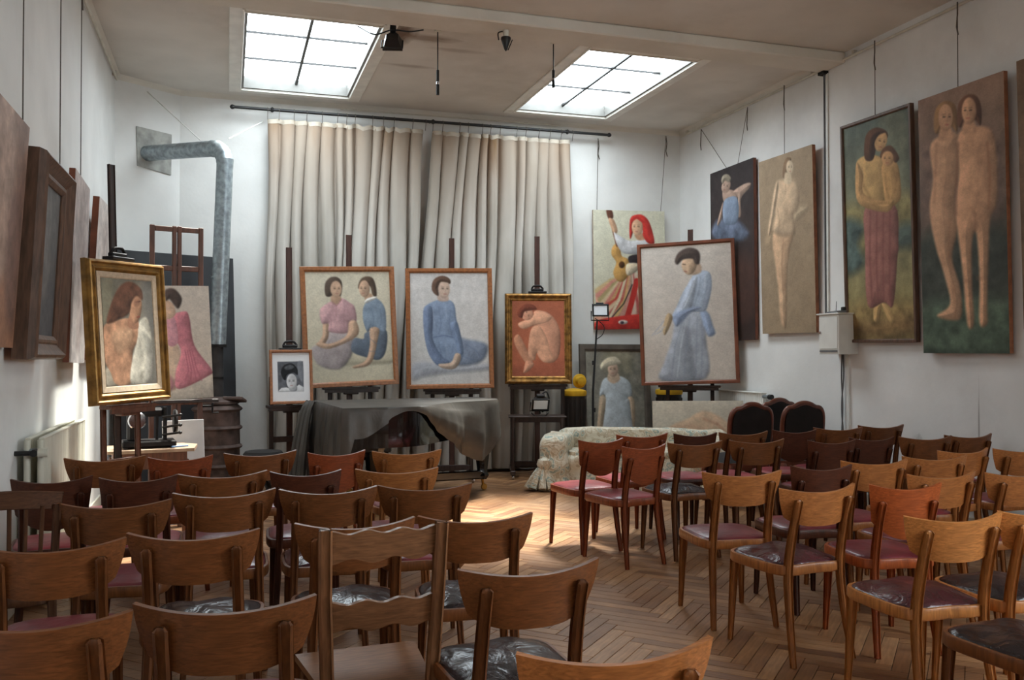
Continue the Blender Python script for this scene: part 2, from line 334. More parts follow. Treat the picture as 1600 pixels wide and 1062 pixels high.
# ------------------------------------------------------------------ the room
def slab(name, c, d, mat): return struct(MB().box(c, d).build(name, mat, smooth=False))
T = .2
slab('wall_left', (XL - T / 2, (YF + 10.2) / 2, ZC / 2), (T, 10.2 - YF, ZC), M['wall'])
mb = MB(); wy0, wy1, wz0, wz1 = FILL_WIN
for (a, b, c, d) in ((YF - T, wy0, 0, ZC), (wy1, YB + T, 0, ZC), (wy0, wy1, 0, wz0), (wy0, wy1, wz1, ZC)): mb.box((XR + T / 2, (a + b) / 2, (c + d) / 2), (T, b - a, d - c))
struct(mb.build('wall_right', M['wall_r'], smooth=False))
w3 = bpy.data.objects.new('window_3', None); COL.objects.link(w3); w3.location = (XR + .1, (wy0 + wy1) / 2, (wz0 + wz1) / 2); tag(w3, 'tall studio window in the right wall beside the viewpoint', kind='structure')
ww, wh = wy1 - wy0, wz1 - wz0
for y, z, sy, sz in ((-ww / 2 + .03, 0, .06, wh), (ww / 2 - .03, 0, .06, wh), (0, -wh / 2 + .03, ww - .12, .06), (0, wh / 2 - .03, ww - .12, .06), (-ww / 6, 0, .04, wh - .12), (ww / 6, 0, .04, wh - .12)): MB().box((0, y, z), (.06, sy, sz), b=.006).build('frame', M['white'], w3, smooth=False)
for k in (-1, 0, 1): MB().box((0, k * ww / 3, 0), (.006, ww / 3 - .06, wh - .12)).build('pane', M['glass'], w3, smooth=False)
slab('wall_back', ((-.52 + XR) / 2, YB + T / 2, ZC / 2), (XR + .52, T, ZC), M['wall'])
slab('wall_front', ((XL + XR) / 2, YF - T / 2, ZC / 2), (XR - XL + 2 * T, T, ZC), M['wall'])
ax, ay, bx_, by_ = XL, 10.2, -.52, YB                       # the short slanted wall in the left corner
dl = math.hypot(bx_ - ax, by_ - ay); da = math.atan2(by_ - ay, bx_ - ax)
wc = struct(MB().box((dl / 2, T / 2, ZC / 2), (dl + .3, T, ZC)).build('wall_corner', M['wall'], smooth=False, loc=(ax, ay, 0), rz=da))
def diag(t, off, z): return Vector((ax + math.cos(da) * t + math.sin(da) * off, ay + math.sin(da) * t - math.cos(da) * off, z))
# ceiling with the two openings
mb = MB(); xs = [XL - T, SKYL[0][0], SKYL[0][1], SKYL[1][0], SKYL[1][1], XR + T]
for i in range(5):
    ho = SKYL[0] if i == 1 else SKYL[1] if i == 3 else None
    ys = [(YF - T, ho[2]), (ho[3], YB + T)] if ho else [(YF - T, YB + T)]
    for y0, y1 in ys: mb.box(((xs[i] + xs[i + 1]) / 2, (y0 + y1) / 2, ZC + .06), (xs[i + 1] - xs[i], y1 - y0, .12))
struct(mb.build('ceiling', M['ceiling'], smooth=False))
struct(MB().box(((XL + XR) / 2, 7.465, 4.3175), (XR - XL, .35, .105), b=.012).build('trim_1', M['beam'], smooth=False))['label'] = 'plastered ceiling beam crossing the room'
cove = [(0, 0), (0, .075), (.012, .075), (.03, .04), (.075, .012), (.075, 0)]
def cornice(name, p, q, inward):                            # small plaster cove between wall and ceiling
    p, q, i = Vector(p), Vector(q), Vector(inward); vs = []; 
    for e in (p, q):
        for a, b in ((0, 0), (0, -.05), (.02, -.022), (.05, 0)): vs.append(e + i * a + Vector((0, 0, b)))
    return struct(MB().add(vs, [(0, 1, 5, 4), (1, 2, 6, 5), (2, 3, 7, 6), (3, 0, 4, 7), (0, 3, 2, 1), (4, 5, 6, 7)]).build(name, M['beam'], smooth=False))
cornice('trim_2', (-.52, YB, ZC), (XR, YB, ZC), (0, -1, 0)); cornice('trim_3', (ax, ay, ZC), (bx_, by_, ZC), (math.sin(da), -math.cos(da), 0))
cornice('trim_4', (XL, 7.64, ZC), (XL, 10.2, ZC), (1, 0, 0)); cornice('trim_5', (XR, 7.64, ZC), (XR, YB, ZC), (-1, 0, 0))
for nm, c, d in (('baseboard_left', (XL + .009, (YF + 10.2) / 2, .06), (.018, 10.2 - YF, .12)), ('baseboard_right', (XR - .009, (YF + YB) / 2, .06), (.018, YB - YF, .12)), ('baseboard_back', ((-.5 + XR) / 2, YB - .009, .06), (XR + .48, .018, .12))):
    struct(MB().box(c, d, b=.004).build(nm, M['whitetrim'], smooth=False))
# roof lights
for k, (a, b, c, d) in enumerate(SKYL):
    w = bpy.data.objects.new('window_%d' % (k + 1), None); COL.objects.link(w); w.location = ((a + b) / 2, (c + d) / 2, ZC)
    tag(w, 'six-pane roof light on the left, nearer the stove pipe' if k == 0 else 'six-pane roof light on the right, nearer the hung paintings', kind='structure')
    hx, hy = (b - a) / 2, (d - c) / 2; t = .13
    for cx, cy, sx, sy in ((-hx - t / 2, 0, t, 2 * hy + 2 * t), (hx + t / 2, 0, t, 2 * hy + 2 * t), (0, -hy - t / 2, 2 * hx, t), (0, hy + t / 2, 2 * hx, t)):
        MB().box((cx, cy, -.008), (sx, sy, .016), b=.004).build('casing', M['casing'], w, smooth=False)
        MB().box((cx + (-.05 if cx > 0 else .05 if cx < 0 else 0), cy + (-.05 if cy > 0 else .05 if cy < 0 else 0), -.018), (.02 if cx else sx, .02 if cy else sy - .1, .014)).build('bead', M['casing'], w, smooth=False)
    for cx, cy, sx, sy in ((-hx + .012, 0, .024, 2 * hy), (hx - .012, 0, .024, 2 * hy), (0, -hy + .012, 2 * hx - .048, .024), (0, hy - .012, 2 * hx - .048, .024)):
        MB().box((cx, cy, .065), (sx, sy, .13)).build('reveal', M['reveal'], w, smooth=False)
    MB().box((0, 0, .09), (.030, 2 * hy - .05, .03), b=.004).build('glazing_bar', M['black'], w, smooth=False)
    for j in (1, 2): MB().box((0, -hy + j * 2 * hy / 3, .09), (2 * hx - .05, .018, .018)).build('glazing_bar', M['black'], w, smooth=False)
    pm = MB().box((0, 0, 0), (hx - .036, 2 * hy / 3 - .014, .004)).mesh('pane', False)
    for i in (-1, 1):
        for j in range(3): obj('pane', pm, M['glass'], w, (i * (hx - .014) / 2, -hy + (j + .5) * 2 * hy / 3, .09))
# parquet: herringbone blocks
fl = struct(MB().box(((XL + XR) / 2, (YF + YB) / 2, -.05), (XR - XL + .4, YB - YF + .4, .07)).build('floor', M['slab'], smooth=False))
PW, PL = .075, .45; blocks = []
def cam_px(x, y, z):
    v = Vector((x, y, z - CAM_Z)); rt = Vector((math.cos(YAW), -math.sin(YAW), 0)); fw = Vector((math.sin(YAW) * math.cos(PITCH), math.cos(YAW) * math.cos(PITCH), math.sin(PITCH))); up = rt.cross(fw)
    d = v.dot(fw); return (800 + FPX * v.dot(rt) / d, 531 - FPX * v.dot(up) / d, d) if d > .1 else (-9e9, 0, d)
c45 = math.cos(R(45)); cx0, cy0 = 2.3, 4.5
for i in range(-120, 121):
    for j in range(-18, 19):
        for vert in (0, 1):
            u = i * PW + j * PL + (PW / 2 if vert else PL / 2); v = i * PW - j * PL + (PW + PL / 2 if vert else PW / 2)
            x, y = cx0 + c45 * (u - v), cy0 + c45 * (u + v)
            if XL - .05 < x < XR + .05 and YF - .05 < y < YB + .05: blocks.append((x, y, vert))
def show(b):
    px, py, d = cam_px(b[0], b[1], 0); return d if (640 < px < 1420 and 770 < py < 1075 and d > 0) else 99 + d
blocks.sort(key=show)
pmesh = MB().box((0, 0, -.008), (PL - .003, PW - .003, .016), b=.0015).mesh('plank', False); pmesh.materials.append(M['plank'])
for (x, y, vert) in blocks[:300]:
    o = bpy.data.objects.new('plank', pmesh); COL.objects.link(o); o.parent = fl
    o.location = (x, y, random.uniform(-.0008, .0)); o.rotation_euler = (random.uniform(-.003, .003), random.uniform(-.001, .001), R(45) + (R(90) if vert else 0))
mb = MB(); tones = []
for (x, y, vert) in blocks[300:]:
    mb.box((x, y, -.008 - random.uniform(0, .0008)), (PL - .003, PW - .003, .016), rz=R(45) + (R(90) if vert else 0)); tones += [random.random()] * 6
me = mb.mesh('parquet_field', False); at = me.attributes.new('tone', 'FLOAT', 'FACE'); at.data.foreach_set('value', tones)
tag(obj('parquet_field', me, M['plank_far'], fl), kind='stuff')

# ------------------------------------------------------------------ pictures: painted canvases (colours per vertex), frames
def vnoise(h, w, s, seed):
    r = np.random.default_rng(seed); out = np.zeros((h, w)); amp = 1; tot = 0
    for o in range(4):
        gh, gw = max(2, int(s * h / w * 2 ** o) + 2), max(2, int(s * 2 ** o) + 2); g = r.random((gh, gw))
        yy, xx = np.linspace(0, gh - 1.001, h), np.linspace(0, gw - 1.001, w); y0, x0 = yy.astype(int), xx.astype(int); fy, fx = (yy - y0)[:, None], (xx - x0)[None]
        fy, fx = fy * fy * (3 - 2 * fy), fx * fx * (3 - 2 * fx)
        a = g[y0][:, x0] * (1 - fx) + g[y0][:, x0 + 1] * fx; b = g[y0 + 1][:, x0] * (1 - fx) + g[y0 + 1][:, x0 + 1] * fx
        out += amp * (a * (1 - fy) + b * fy); tot += amp; amp *= .55
    return out / tot
def homog(src):                                             # four sketch corners TL TR BR BL -> unit square
    A = []; b = []
    for (x, y), (u, v) in zip(src, ((0, 0), (1, 0), (1, 1), (0, 1))):
        A.append([x, y, 1, 0, 0, 0, -u * x, -u * y]); b.append(u); A.append([0, 0, 0, x, y, 1, -v * x, -v * y]); b.append(v)
    H = np.append(np.linalg.solve(np.array(A, float), np.array(b, float)), 1).reshape(3, 3)
    def f(p):
        p = np.array(p, float); q = np.c_[p, np.ones(len(p))] @ H.T; return q[:, :2] / q[:, 2:]
    return f
class Paint:
    def __init__(s, corners, aspect, bg, bg2=None, res=150, seed=1, mott=.08, gain=1.0, sat=.68):
        s.sat = sat; s.tooth = 1.0
        s.H = homog(corners); s.h = int(res * max(1, 1 / aspect)); s.w = int(s.h * aspect); s.asp = aspect; s.seed = seed; s.gain = gain
        yy, xx = np.mgrid[0:s.h, 0:s.w]; s.u = (xx + .0) / (s.w - 1); s.v = yy / (s.h - 1)
        b1 = np.array(bg); b2 = np.array(bg2 if bg2 is not None else bg); s.img = b1 + (b2 - b1) * s.v[..., None]
        s.mottle(mott)
    def mottle(s, k, sc=6, tint=(1, 1, 1)):
        s.seed += 1; n = vnoise(s.h, s.w, sc, s.seed) - .5; s.img = s.img * (1 + 2 * k * n[..., None] * np.array(tint)); return s
    def _edge(s, pts, smooth, raw=False):
        P = s.H(pts) if not raw else np.array(pts, float)
        if smooth and len(P) > 2: P = np.array([tuple(p)[:2] for p in cat_rom([(x, y, 0) for x, y in P], 5, True)])
        return P
    def sdf(s, P):
        x, y = s.u * s.asp, s.v; Q = P * np.array([s.asp, 1]); d = np.full(x.shape, 1e9); ins = np.zeros(x.shape, bool)
        for (ax, ay), (bx, by) in zip(Q, np.roll(Q, -1, 0)):
            ex, ey = bx - ax, by - ay; L = ex * ex + ey * ey + 1e-12; t = np.clip(((x - ax) * ex + (y - ay) * ey) / L, 0, 1)
            d = np.minimum(d, np.hypot(x - ax - t * ex, y - ay - t * ey))
            if abs(by - ay) > 1e-9: ins ^= ((ay > y) != (by > y)) & (x < (bx - ax) * (y - ay) / (by - ay) + ax)
        return np.where(ins, d, -d)
    def shp(s, pts, col, soft=.006, edge=.26, ew=.02, alpha=1., var=.12, smooth=True, hatch=0, light=(.0, 0.), col2=None):
        P = s._edge(pts, smooth); d = s.sdf(P); a = np.clip(d / soft + .5, 0, 1) * alpha; s.seed += 1
        c = np.array(col, float); gy, gx = np.gradient(d); gl = np.hypot(gx, gy) + 1e-9; sl = np.exp(-np.maximum(d, 0) / (ew * 1.8))
        sh = 1 - edge * .45 * np.exp(-np.maximum(d, 0) / (ew * .7)) + edge * 1.15 * sl * (gx * .75 + gy * .65) / gl + var * 2 * (vnoise(s.h, s.w, 9, s.seed) - .5) + .10 * (vnoise(s.h, s.w, 30, s.seed + 9) - .5)
        lo, hi = P.min(0), P.max(0); un = (s.u - lo[0]) / (hi[0] - lo[0] + 1e-6) - .5; vn = (s.v - lo[1]) / (hi[1] - lo[1] + 1e-6) - .5
        sh = sh + light[0] * un + light[1] * vn
        if hatch:
            st = np.random.default_rng(s.seed + 50).random((s.h, s.w))
            for q in range(5): st = (st + np.roll(st, (2 ** q, -(2 ** q) // 2), (0, 1))) / 2
            sh = sh + 5 * hatch * (st - .5)
        cc = c[None, None] if col2 is None else c + (np.array(col2) - c) * np.clip(vn + .5, 0, 1)[..., None]
        s.img = s.img * (1 - a[..., None]) + cc * sh[..., None] * a[..., None]; return s
    def ell(s, c, rx, ry, col, rot=0, **kw):
        t = np.linspace(0, 2 * np.pi, 14, endpoint=False); cr, sr = math.cos(R(rot)), math.sin(R(rot))
        pts = [(c[0] + rx * math.cos(k) * cr - ry * math.sin(k) * sr, c[1] + rx * math.cos(k) * sr + ry * math.sin(k) * cr) for k in t]
        return s.shp(pts, col, **kw)
    def line(s, a, b, wd, col, alpha=1, soft=.004):
        Q = s.H([a, b]) * np.array([s.asp, 1]); x, y = s.u * s.asp, s.v; (ax, ay), (bx, by) = Q; ex, ey = bx - ax, by - ay; L = ex * ex + ey * ey + 1e-12
        t = np.clip(((x - ax) * ex + (y - ay) * ey) / L, 0, 1); d = wd / 2 - np.hypot(x - ax - t * ex, y - ay - t * ey); al = np.clip(d / soft + .5, 0, 1)[..., None] * alpha
        s.img = s.img * (1 - al) + np.array(col) * al; return s
    def path(s, pts, wd, col, **kw):
        for a, b in zip(pts, pts[1:]): s.line(a, b, wd, col, **kw)
        return s
    def face(s, c, rx, ry, skin, turn=0, rot=0, hairc=(.25, .16, .12)):  # head with brows, eyes, nose and mouth
        s.ell(c, rx, ry, skin, rot, edge=.14, ew=.014, light=(.15 if turn > 0 else -.15, 0)); o = turn * rx * .35; dk = tuple(.45 * k for k in skin)
        q = s.H([c, (c[0], c[1] + ry)]); rv = abs(q[1][1] - q[0][1])
        g = lambda x, y: (c[0] + x * math.cos(R(rot)) - y * math.sin(R(rot)), c[1] + x * math.sin(R(rot)) + y * math.cos(R(rot)))
        for e in (-1, 1):
            ex = o + e * rx * .38; hw = rx * (.17 if e * turn <= 0 else .13)
            s.line(g(ex - hw * 1.1, -ry * .22), g(ex + hw * 1.1, -ry * .25), .06 * rv, dk, .6, .07 * rv); s.line(g(ex - hw * .8, -ry * .05), g(ex + hw * .8, -ry * .05), .10 * rv, tuple(.6 * k for k in dk), .8, .07 * rv)
        s.line(g(o + turn * rx * .12, -ry * .02), g(o + turn * rx * .18, ry * .28), .07 * rv, tuple(.8 * k for k in skin), .6, .08 * rv)
        s.line(g(o - rx * .20, ry * .54), g(o + rx * .2, ry * .54), .09 * rv, (.66, .32, .28), .7, .07 * rv); return s
    def mesh(s, W, H, name='canvas'):
        im = s.img.copy()
        for _ in range(2):                                      # soft, rubbed edges, then the tooth of the ground
            im[1:-1, 1:-1] = (im[1:-1, 1:-1] * 2 + im[:-2, 1:-1] + im[2:, 1:-1] + im[1:-1, :-2] + im[1:-1, 2:]) / 6
        st = np.random.default_rng(s.seed + 5).random((s.h, s.w)); st = (st + np.roll(st, 1, 1) + np.roll(st, 2, 1) + np.roll(st, (1, 1), (0, 1))) / 4
        im = im * (1 + s.tooth * (.14 * (st[..., None] - .5) + .10 * (vnoise(s.h, s.w, 18, s.seed + 6)[..., None] - .5)))
        g_ = im.mean(-1, keepdims=True); c = np.clip((g_ + (im - g_) * s.sat) * s.gain, 0, 1); c = np.where(c <= .04045, c / 12.92, ((c + .055) / 1.055) ** 2.4)
        xx, zz = (s.u - .5) * W, (1 - s.v) * H; n = s.h * s.w; co = np.stack([xx, np.zeros_like(xx), zz], -1).reshape(-1)
        idx = np.arange(n).reshape(s.h, s.w); q = np.stack([idx[:-1, :-1], idx[1:, :-1], idx[1:, 1:], idx[:-1, 1:]], -1).reshape(-1, 4); m = len(q)
        me = bpy.data.meshes.new(name); me.vertices.add(n); me.vertices.foreach_set('co', co); me.loops.add(m * 4); me.loops.foreach_set('vertex_index', q.reshape(-1))
        me.polygons.add(m); me.polygons.foreach_set('loop_start', np.arange(m) * 4); me.update(calc_edges=True)
        a = me.attributes.new('paint', 'FLOAT_COLOR', 'POINT'); a.data.foreach_set('color', np.c_[c.reshape(-1, 3), np.ones(n)].reshape(-1).astype(np.float32)); me.materials.append(M['paint']); return me

def ring_frame(W, H, prof):
    mb = MB(); vs = []; n = len(prof)
    for ins, y in prof: vs += [(-W / 2 + ins, y, ins), (W / 2 - ins, y, ins), (W / 2 - ins, y, H - ins), (-W / 2 + ins, y, H - ins)]
    fs = []
    for i in range(n):
        j = (i + 1) % n
        for k in range(4): fs.append((i * 4 + k, i * 4 + (k + 1) % 4, j * 4 + (k + 1) % 4, j * 4 + k))
    return mb.add(vs, fs)
def pic_mat(c, yaw, tilt, roll):
    return Matrix.Translation(c) @ Matrix.Rotation(R(yaw), 4, 'Z') @ Matrix.Rotation(R(-tilt), 4, 'X') @ Matrix.Rotation(R(-roll), 4, 'Y')
def picture(name, label, c, yaw, tilt, roll, W, H, paint, frame=None, fmat=None, bw=.05, depth=.035, edge=None, liner=None, cat='painting', group=None, mat_border=0):
    root = thing(name, label, cat, c, 0, group); root.rotation_mode = 'YXZ'; root.rotation_euler = (R(-tilt), R(-roll), R(yaw)); root['_m'] = 0; del root['_m']
    if frame:
        if frame == 'plain': prof = [(0, depth), (0, .004), (.004, 0), (bw * .7, 0), (bw, .012), (bw, depth)]
        elif frame == 'gilt': prof = [(0, depth), (0, .03), (.006, .02), (.012, .0), (.022, -.004), (.03, .004), (.034, .012), (.05, .014), (.056, .006), (.066, .006), (bw, .026), (bw, depth)]
        elif frame == 'carved': prof = [(0, depth), (0, .02), (.01, .004), (.025, -.006), (.04, .0), (.05, .012), (.066, .016), (.074, .010), (bw, .018), (bw, depth)]
        else: prof = [(0, depth), (0, .035), (.012, .0), (.03, -.012), (.055, .01), (.09, .035), (.10, .028), (.115, .028), (bw, .045), (bw, depth)]
        ring_frame(W, H, prof).build('frame', fmat, root, smooth=False)
        w, h, z0 = W - 2 * bw, H - 2 * bw, bw; y = min(depth - .008, .02 if frame != 'deep' else .055)
        if liner:
            ring_frame(w, h, [(0, y + .006), (0, y - .004), (liner * .8, y + .001), (liner, y + .008)]).build('liner', M['linen'], root, smooth=False, loc=(0, 0, z0))
            w, h, z0 = w - 2 * liner, h - 2 * liner, z0 + liner; y += .004
        if mat_border:
            pass
        MB().box((0, (y + .004 + depth) / 2 + .001, H / 2), (W - 2 * bw, max(.004, depth - y - .004), H - 2 * bw)).build('backing', M['canvas_edge'], root, smooth=False)
    else:
        w, h, z0, y = W, H, 0, 0
        MB().box((0, depth / 2 + .0006, H / 2), (W, depth, H), b=.002).build('stretcher', edge or M['canvas_edge'], root, smooth=False)
    if paint is not None:
        cv = obj('canvas', paint.mesh(w, h), None, root, (0, y - (0 if frame else .0006), z0))
    return root
def hang_cords(root, c, yaw, tilt, roll, W, H, tops, local_us):     # picture cords up to the rail: part of the picture they carry
    Mi = pic_mat(c, yaw, tilt, roll); inv = Mi.inverted()
    for (t, u) in zip(tops, local_us):
        a = Vector((u, .025, H - .03)); tw = Vector(t); aw = Mi @ a
        if len(tops) == 1 or c[0] < 0: tw = Vector((aw.x, aw.y, t[2]))
        b = inv @ tw; mid = a.lerp(b, .86)
        mb = MB().tube([a, mid, b], .0035, 6); mb.tube([b, b + Vector((.008, -.01, -.1)), b + Vector((-.006, -.008, -.2)), b + Vector((.012, -.012, -.27))], .006, 6)
        mb.build('cord', M['wire'], root)
SK = (.80, .62, .48)
def P_two():
    p = Paint([(488, 182), (1022, 180), (1035, 868), (500, 893)], .82, (.83, .79, .68), (.80, .75, .62), 165, 3, .05)
    p.shp([(690, 700), (790, 735), (1015, 735), (1015, 765), (860, 775), (700, 770)], (.66, .62, .50), soft=.03, alpha=.7)
    p.shp([(630, 570), (750, 575), (785, 620), (770, 720), (690, 805), (560, 775), (520, 670), (600, 640)], (.66, .60, .60), soft=.02, hatch=.06)
    p.shp([(597, 505), (630, 515), (628, 600), (590, 655), (555, 650), (590, 590)], SK)
    p.shp([(655, 372), (610, 395), (578, 430), (588, 510), (632, 515), (635, 565), (752, 572), (762, 505), (808, 497), (800, 410), (770, 380), (715, 350), (685, 392)], (.80, .58, .60), hatch=.03)
    p.shp([(762, 503), (808, 500), (810, 592), (640, 672), (553, 652), (570, 630), (640, 640), (742, 590)], SK)
    p.shp([(612, 300), (618, 250), (650, 218), (692, 216), (720, 245), (722, 300), (705, 345), (660, 335), (640, 342), (618, 335)], (.34, .27, .22))
    p.shp([(655, 335), (705, 335), (715, 365), (685, 392), (652, 375)], (.76, .58, .44), edge=.04, soft=.012); p.face((684, 292), 36, 52, SK, .4)
    [p.path(q, .006, (.56, .50, .52), alpha=.45, soft=.008) for q in ([(650, 600), (610, 680), (590, 760)], [(700, 600), (690, 690), (680, 790)], [(745, 610), (745, 680), (720, 760)])]; [p.path(q, .006, (.66, .44, .47), alpha=.5, soft=.008) for q in ([(640, 440), (650, 500), (645, 550)], [(735, 420), (725, 500), (735, 560)], [(600, 470), (625, 480)], [(770, 460), (800, 455)])]
    p.path([(655, 372), (685, 400), (718, 360)], .008, (.70, .45, .48)); p.path([(682, 400), (680, 470)], .004, (.68, .44, .47))
    p.shp([(868, 570), (992, 550), (992, 680), (950, 742), (880, 732), (775, 690), (790, 608), (850, 610)], (.36, .42, .50), hatch=.06)
    p.shp([(862, 392), (932, 350), (985, 400), (997, 480), (988, 562), (930, 545), (893, 555), (872, 562), (850, 480)], (.48, .57, .67), hatch=.06, light=(.2, 0))
    p.shp([(893, 545), (950, 545), (940, 620), (895, 765), (800, 797), (778, 785), (858, 750), (890, 650)], SK)
    p.shp([(826, 290), (838, 235), (872, 212), (916, 220), (936, 270), (940, 335), (915, 330), (895, 270)], (.38, .29, .22)); p.shp([(865, 330), (905, 320), (912, 350), (875, 380)], (.76, .58, .44), edge=.04, soft=.012)
    [p.path(q, .006, (.33, .41, .52), alpha=.55, soft=.008) for q in ([(905, 420), (920, 480), (910, 540)], [(960, 420), (968, 490), (955, 545)], [(880, 600), (930, 640), (980, 640)], [(820, 640), (890, 690), (960, 690)])]; p.face((864, 290), 34, 54, SK, -.6); p.shp([(862, 380), (880, 352), (935, 340), (938, 352), (890, 375)], (.88, .87, .84)); return p
def P_blue():
    p = Paint([(582, 210), (872, 208), (878, 620), (585, 632)], .71, (.80, .785, .775), (.78, .765, .75), 165, 11, .04)
    p.shp([(590, 560), (640, 545), (740, 560), (868, 548), (868, 570), (700, 590), (640, 600), (590, 612)], (.60, .62, .68), soft=.04, alpha=.75, hatch=.12)
    p.shp([(745, 455), (800, 458), (868, 475), (865, 520), (830, 548), (760, 556), (730, 530)], (.47, .53, .64), soft=.03, hatch=.1)
    p.shp([(690, 310), (732, 312), (750, 332), (757, 385), (772, 440), (782, 500), (772, 540), (735, 560), (690, 555), (655, 520), (637, 450), (632, 370), (640, 335)], (.47, .56, .70), hatch=.07, light=(.15, 0))
    p.shp([(640, 335), (665, 340), (668, 400), (668, 460), (700, 520), (730, 545), (690, 560), (655, 520), (637, 450), (632, 370)], (.40, .48, .63), hatch=.06)
    p.shp([(733, 400), (757, 390), (772, 440), (782, 505), (765, 515), (752, 470), (738, 430)], (.42, .51, .66), hatch=.06); p.path([(672, 452), (710, 444), (745, 452)], .008, (.36, .44, .60)); [p.path(q, .007, (.35, .43, .58), alpha=.55, soft=.008) for q in ([(690, 340), (700, 400), (690, 440)], [(735, 350), (730, 400), (738, 445)], [(690, 470), (700, 520), (725, 540)], [(745, 475), (740, 510)], [(790, 475), (830, 500), (850, 530)], [(775, 520), (820, 535)], [(650, 400), (652, 460)])]; [p.path(q, .008, (.62, .69, .80), alpha=.5, soft=.01) for q in ([(668, 345), (676, 420)], [(716, 330), (720, 380)], [(715, 470), (722, 520)])]
    p.shp([(690, 552), (735, 545), (752, 512), (772, 515), (768, 545), (745, 570), (700, 566)], (.80, .66, .55)); p.shp([(690, 290), (722, 292), (726, 314), (690, 314)], (.74, .62, .55), edge=.04, soft=.012)
    p.shp([(664, 265), (672, 235), (700, 220), (728, 228), (734, 250), (705, 245), (690, 262), (690, 295), (672, 285)], (.42, .29, .22)); p.face((711, 270), 22, 34, (.80, .66, .57), .5); p.shp([(672, 240), (700, 221), (730, 230), (733, 246), (700, 243), (686, 262), (676, 268)], (.42, .29, .22)); return p
def P_crouch():
    p = Paint([(88, 390), (285, 390), (285, 662), (88, 665)], .70, (.66, .36, .25), (.72, .40, .28), 130, 21, .10, sat=.9); s = (.82, .58, .46)
    p.shp([(90, 620), (285, 600), (285, 662), (90, 664)], (.62, .33, .24), soft=.05, alpha=.6)
    p.shp([(170, 432), (210, 428), (245, 450), (266, 490), (270, 545), (262, 592), (238, 614), (200, 608), (180, 570), (190, 500)], s, light=(-.2, 0))
    p.shp([(95, 525), (115, 515), (146, 572), (167, 615), (160, 632), (132, 608), (100, 555)], (.80, .56, .43)); p.shp([(162, 490), (190, 481), (216, 520), (228, 560), (242, 604), (205, 612), (182, 578), (172, 606), (150, 592), (150, 540)], (.85, .62, .49), light=(.15, 0))
    p.shp([(142, 608), (170, 618), (155, 640), (135, 652), (130, 646)], s); p.shp([(112, 472), (150, 455), (190, 430), (236, 445), (222, 466), (170, 480), (138, 492), (118, 488)], (.86, .63, .5)); p.face((146, 440), 20, 23, s, -.3, 60)
    p.shp([(109, 430), (132, 405), (165, 403), (182, 420), (160, 425), (135, 430), (126, 452), (112, 447)], (.48, .24, .17)); return p
def P_stand():
    p = Paint([(275, 262), (765, 228), (785, 975), (300, 988)], .67, (.78, .73, .68), (.76, .70, .64), 190, 31, .06)
    for y in (300, 560, 640, 690, 780, 860): p.line((285, y), (775, y - 12), .004, (.70, .65, .60), .35, .012)
    p.shp([(470, 640), (560, 608), (618, 640), (626, 760), (626, 968), (385, 980), (402, 880), (440, 770)], (.60, .63, .69), soft=.02, hatch=.07, light=(.15, 0)); p.shp([(480, 700), (520, 690), (545, 800), (560, 975), (470, 978), (455, 820)], (.54, .57, .62), soft=.04, alpha=.7, hatch=.05)
    p.shp([(592, 588), (640, 618), (662, 680), (676, 730), (640, 745), (618, 700), (600, 640)], (.52, .60, .74), soft=.015, hatch=.1)
    p.shp([(560, 410), (600, 385), (650, 398), (660, 470), (642, 560), (618, 608), (540, 612), (500, 640), (470, 690), (445, 635), (470, 580), (500, 510), (530, 460)], (.60, .66, .75), hatch=.07, light=(.2, 0)); p.shp([(545, 440), (580, 420), (570, 500), (540, 600), (470, 640), (450, 630), (480, 580), (520, 500)], (.66, .71, .79), soft=.02, hatch=.05)
    p.shp([(450, 628), (540, 590), (600, 588), (540, 620), (470, 690)], (.50, .58, .74), soft=.02, alpha=.8, hatch=.1)
    [p.path(q, .007, (.46, .51, .60), alpha=.5, soft=.008) for q in ([(500, 660), (460, 800), (440, 960)], [(540, 640), (520, 800), (505, 970)], [(580, 640), (575, 800), (570, 965)], [(605, 660), (605, 820), (600, 960)], [(640, 430), (630, 500), (610, 580)], [(560, 440), (535, 520), (500, 590)], [(600, 420), (590, 500), (560, 585)], [(640, 640), (650, 720)])]; [p.path(q, .008, (.78, .81, .86), alpha=.5, soft=.01) for q in ([(520, 660), (490, 800), (470, 960)], [(575, 420), (550, 500), (515, 570)], [(625, 410), (620, 480)])]
    p.shp([(425, 618), (447, 640), (432, 690), (405, 738), (394, 710), (405, 650)], (.74, .60, .42)); p.path([(400, 660), (370, 700), (335, 740)], .004, (.55, .6, .72)); p.path([(405, 690), (380, 720), (350, 735)], .004, (.58, .63, .74))
    p.shp([(545, 340), (595, 345), (605, 390), (565, 410), (545, 395)], (.74, .60, .48), edge=.04, soft=.012); p.shp([(497, 350), (510, 322), (560, 315), (580, 340), (572, 380), (545, 408), (518, 400), (500, 375)], (.77, .61, .46))
    p.line((503, 350), (518, 352), .006, (.3, .2, .15)); p.line((512, 388), (525, 392), .006, (.6, .3, .25))
    p.shp([(460, 332), (480, 287), (530, 259), (580, 268), (598, 300), (592, 348), (570, 345), (555, 320), (505, 325), (475, 352)], (.32, .25, .22), soft=.012); return p
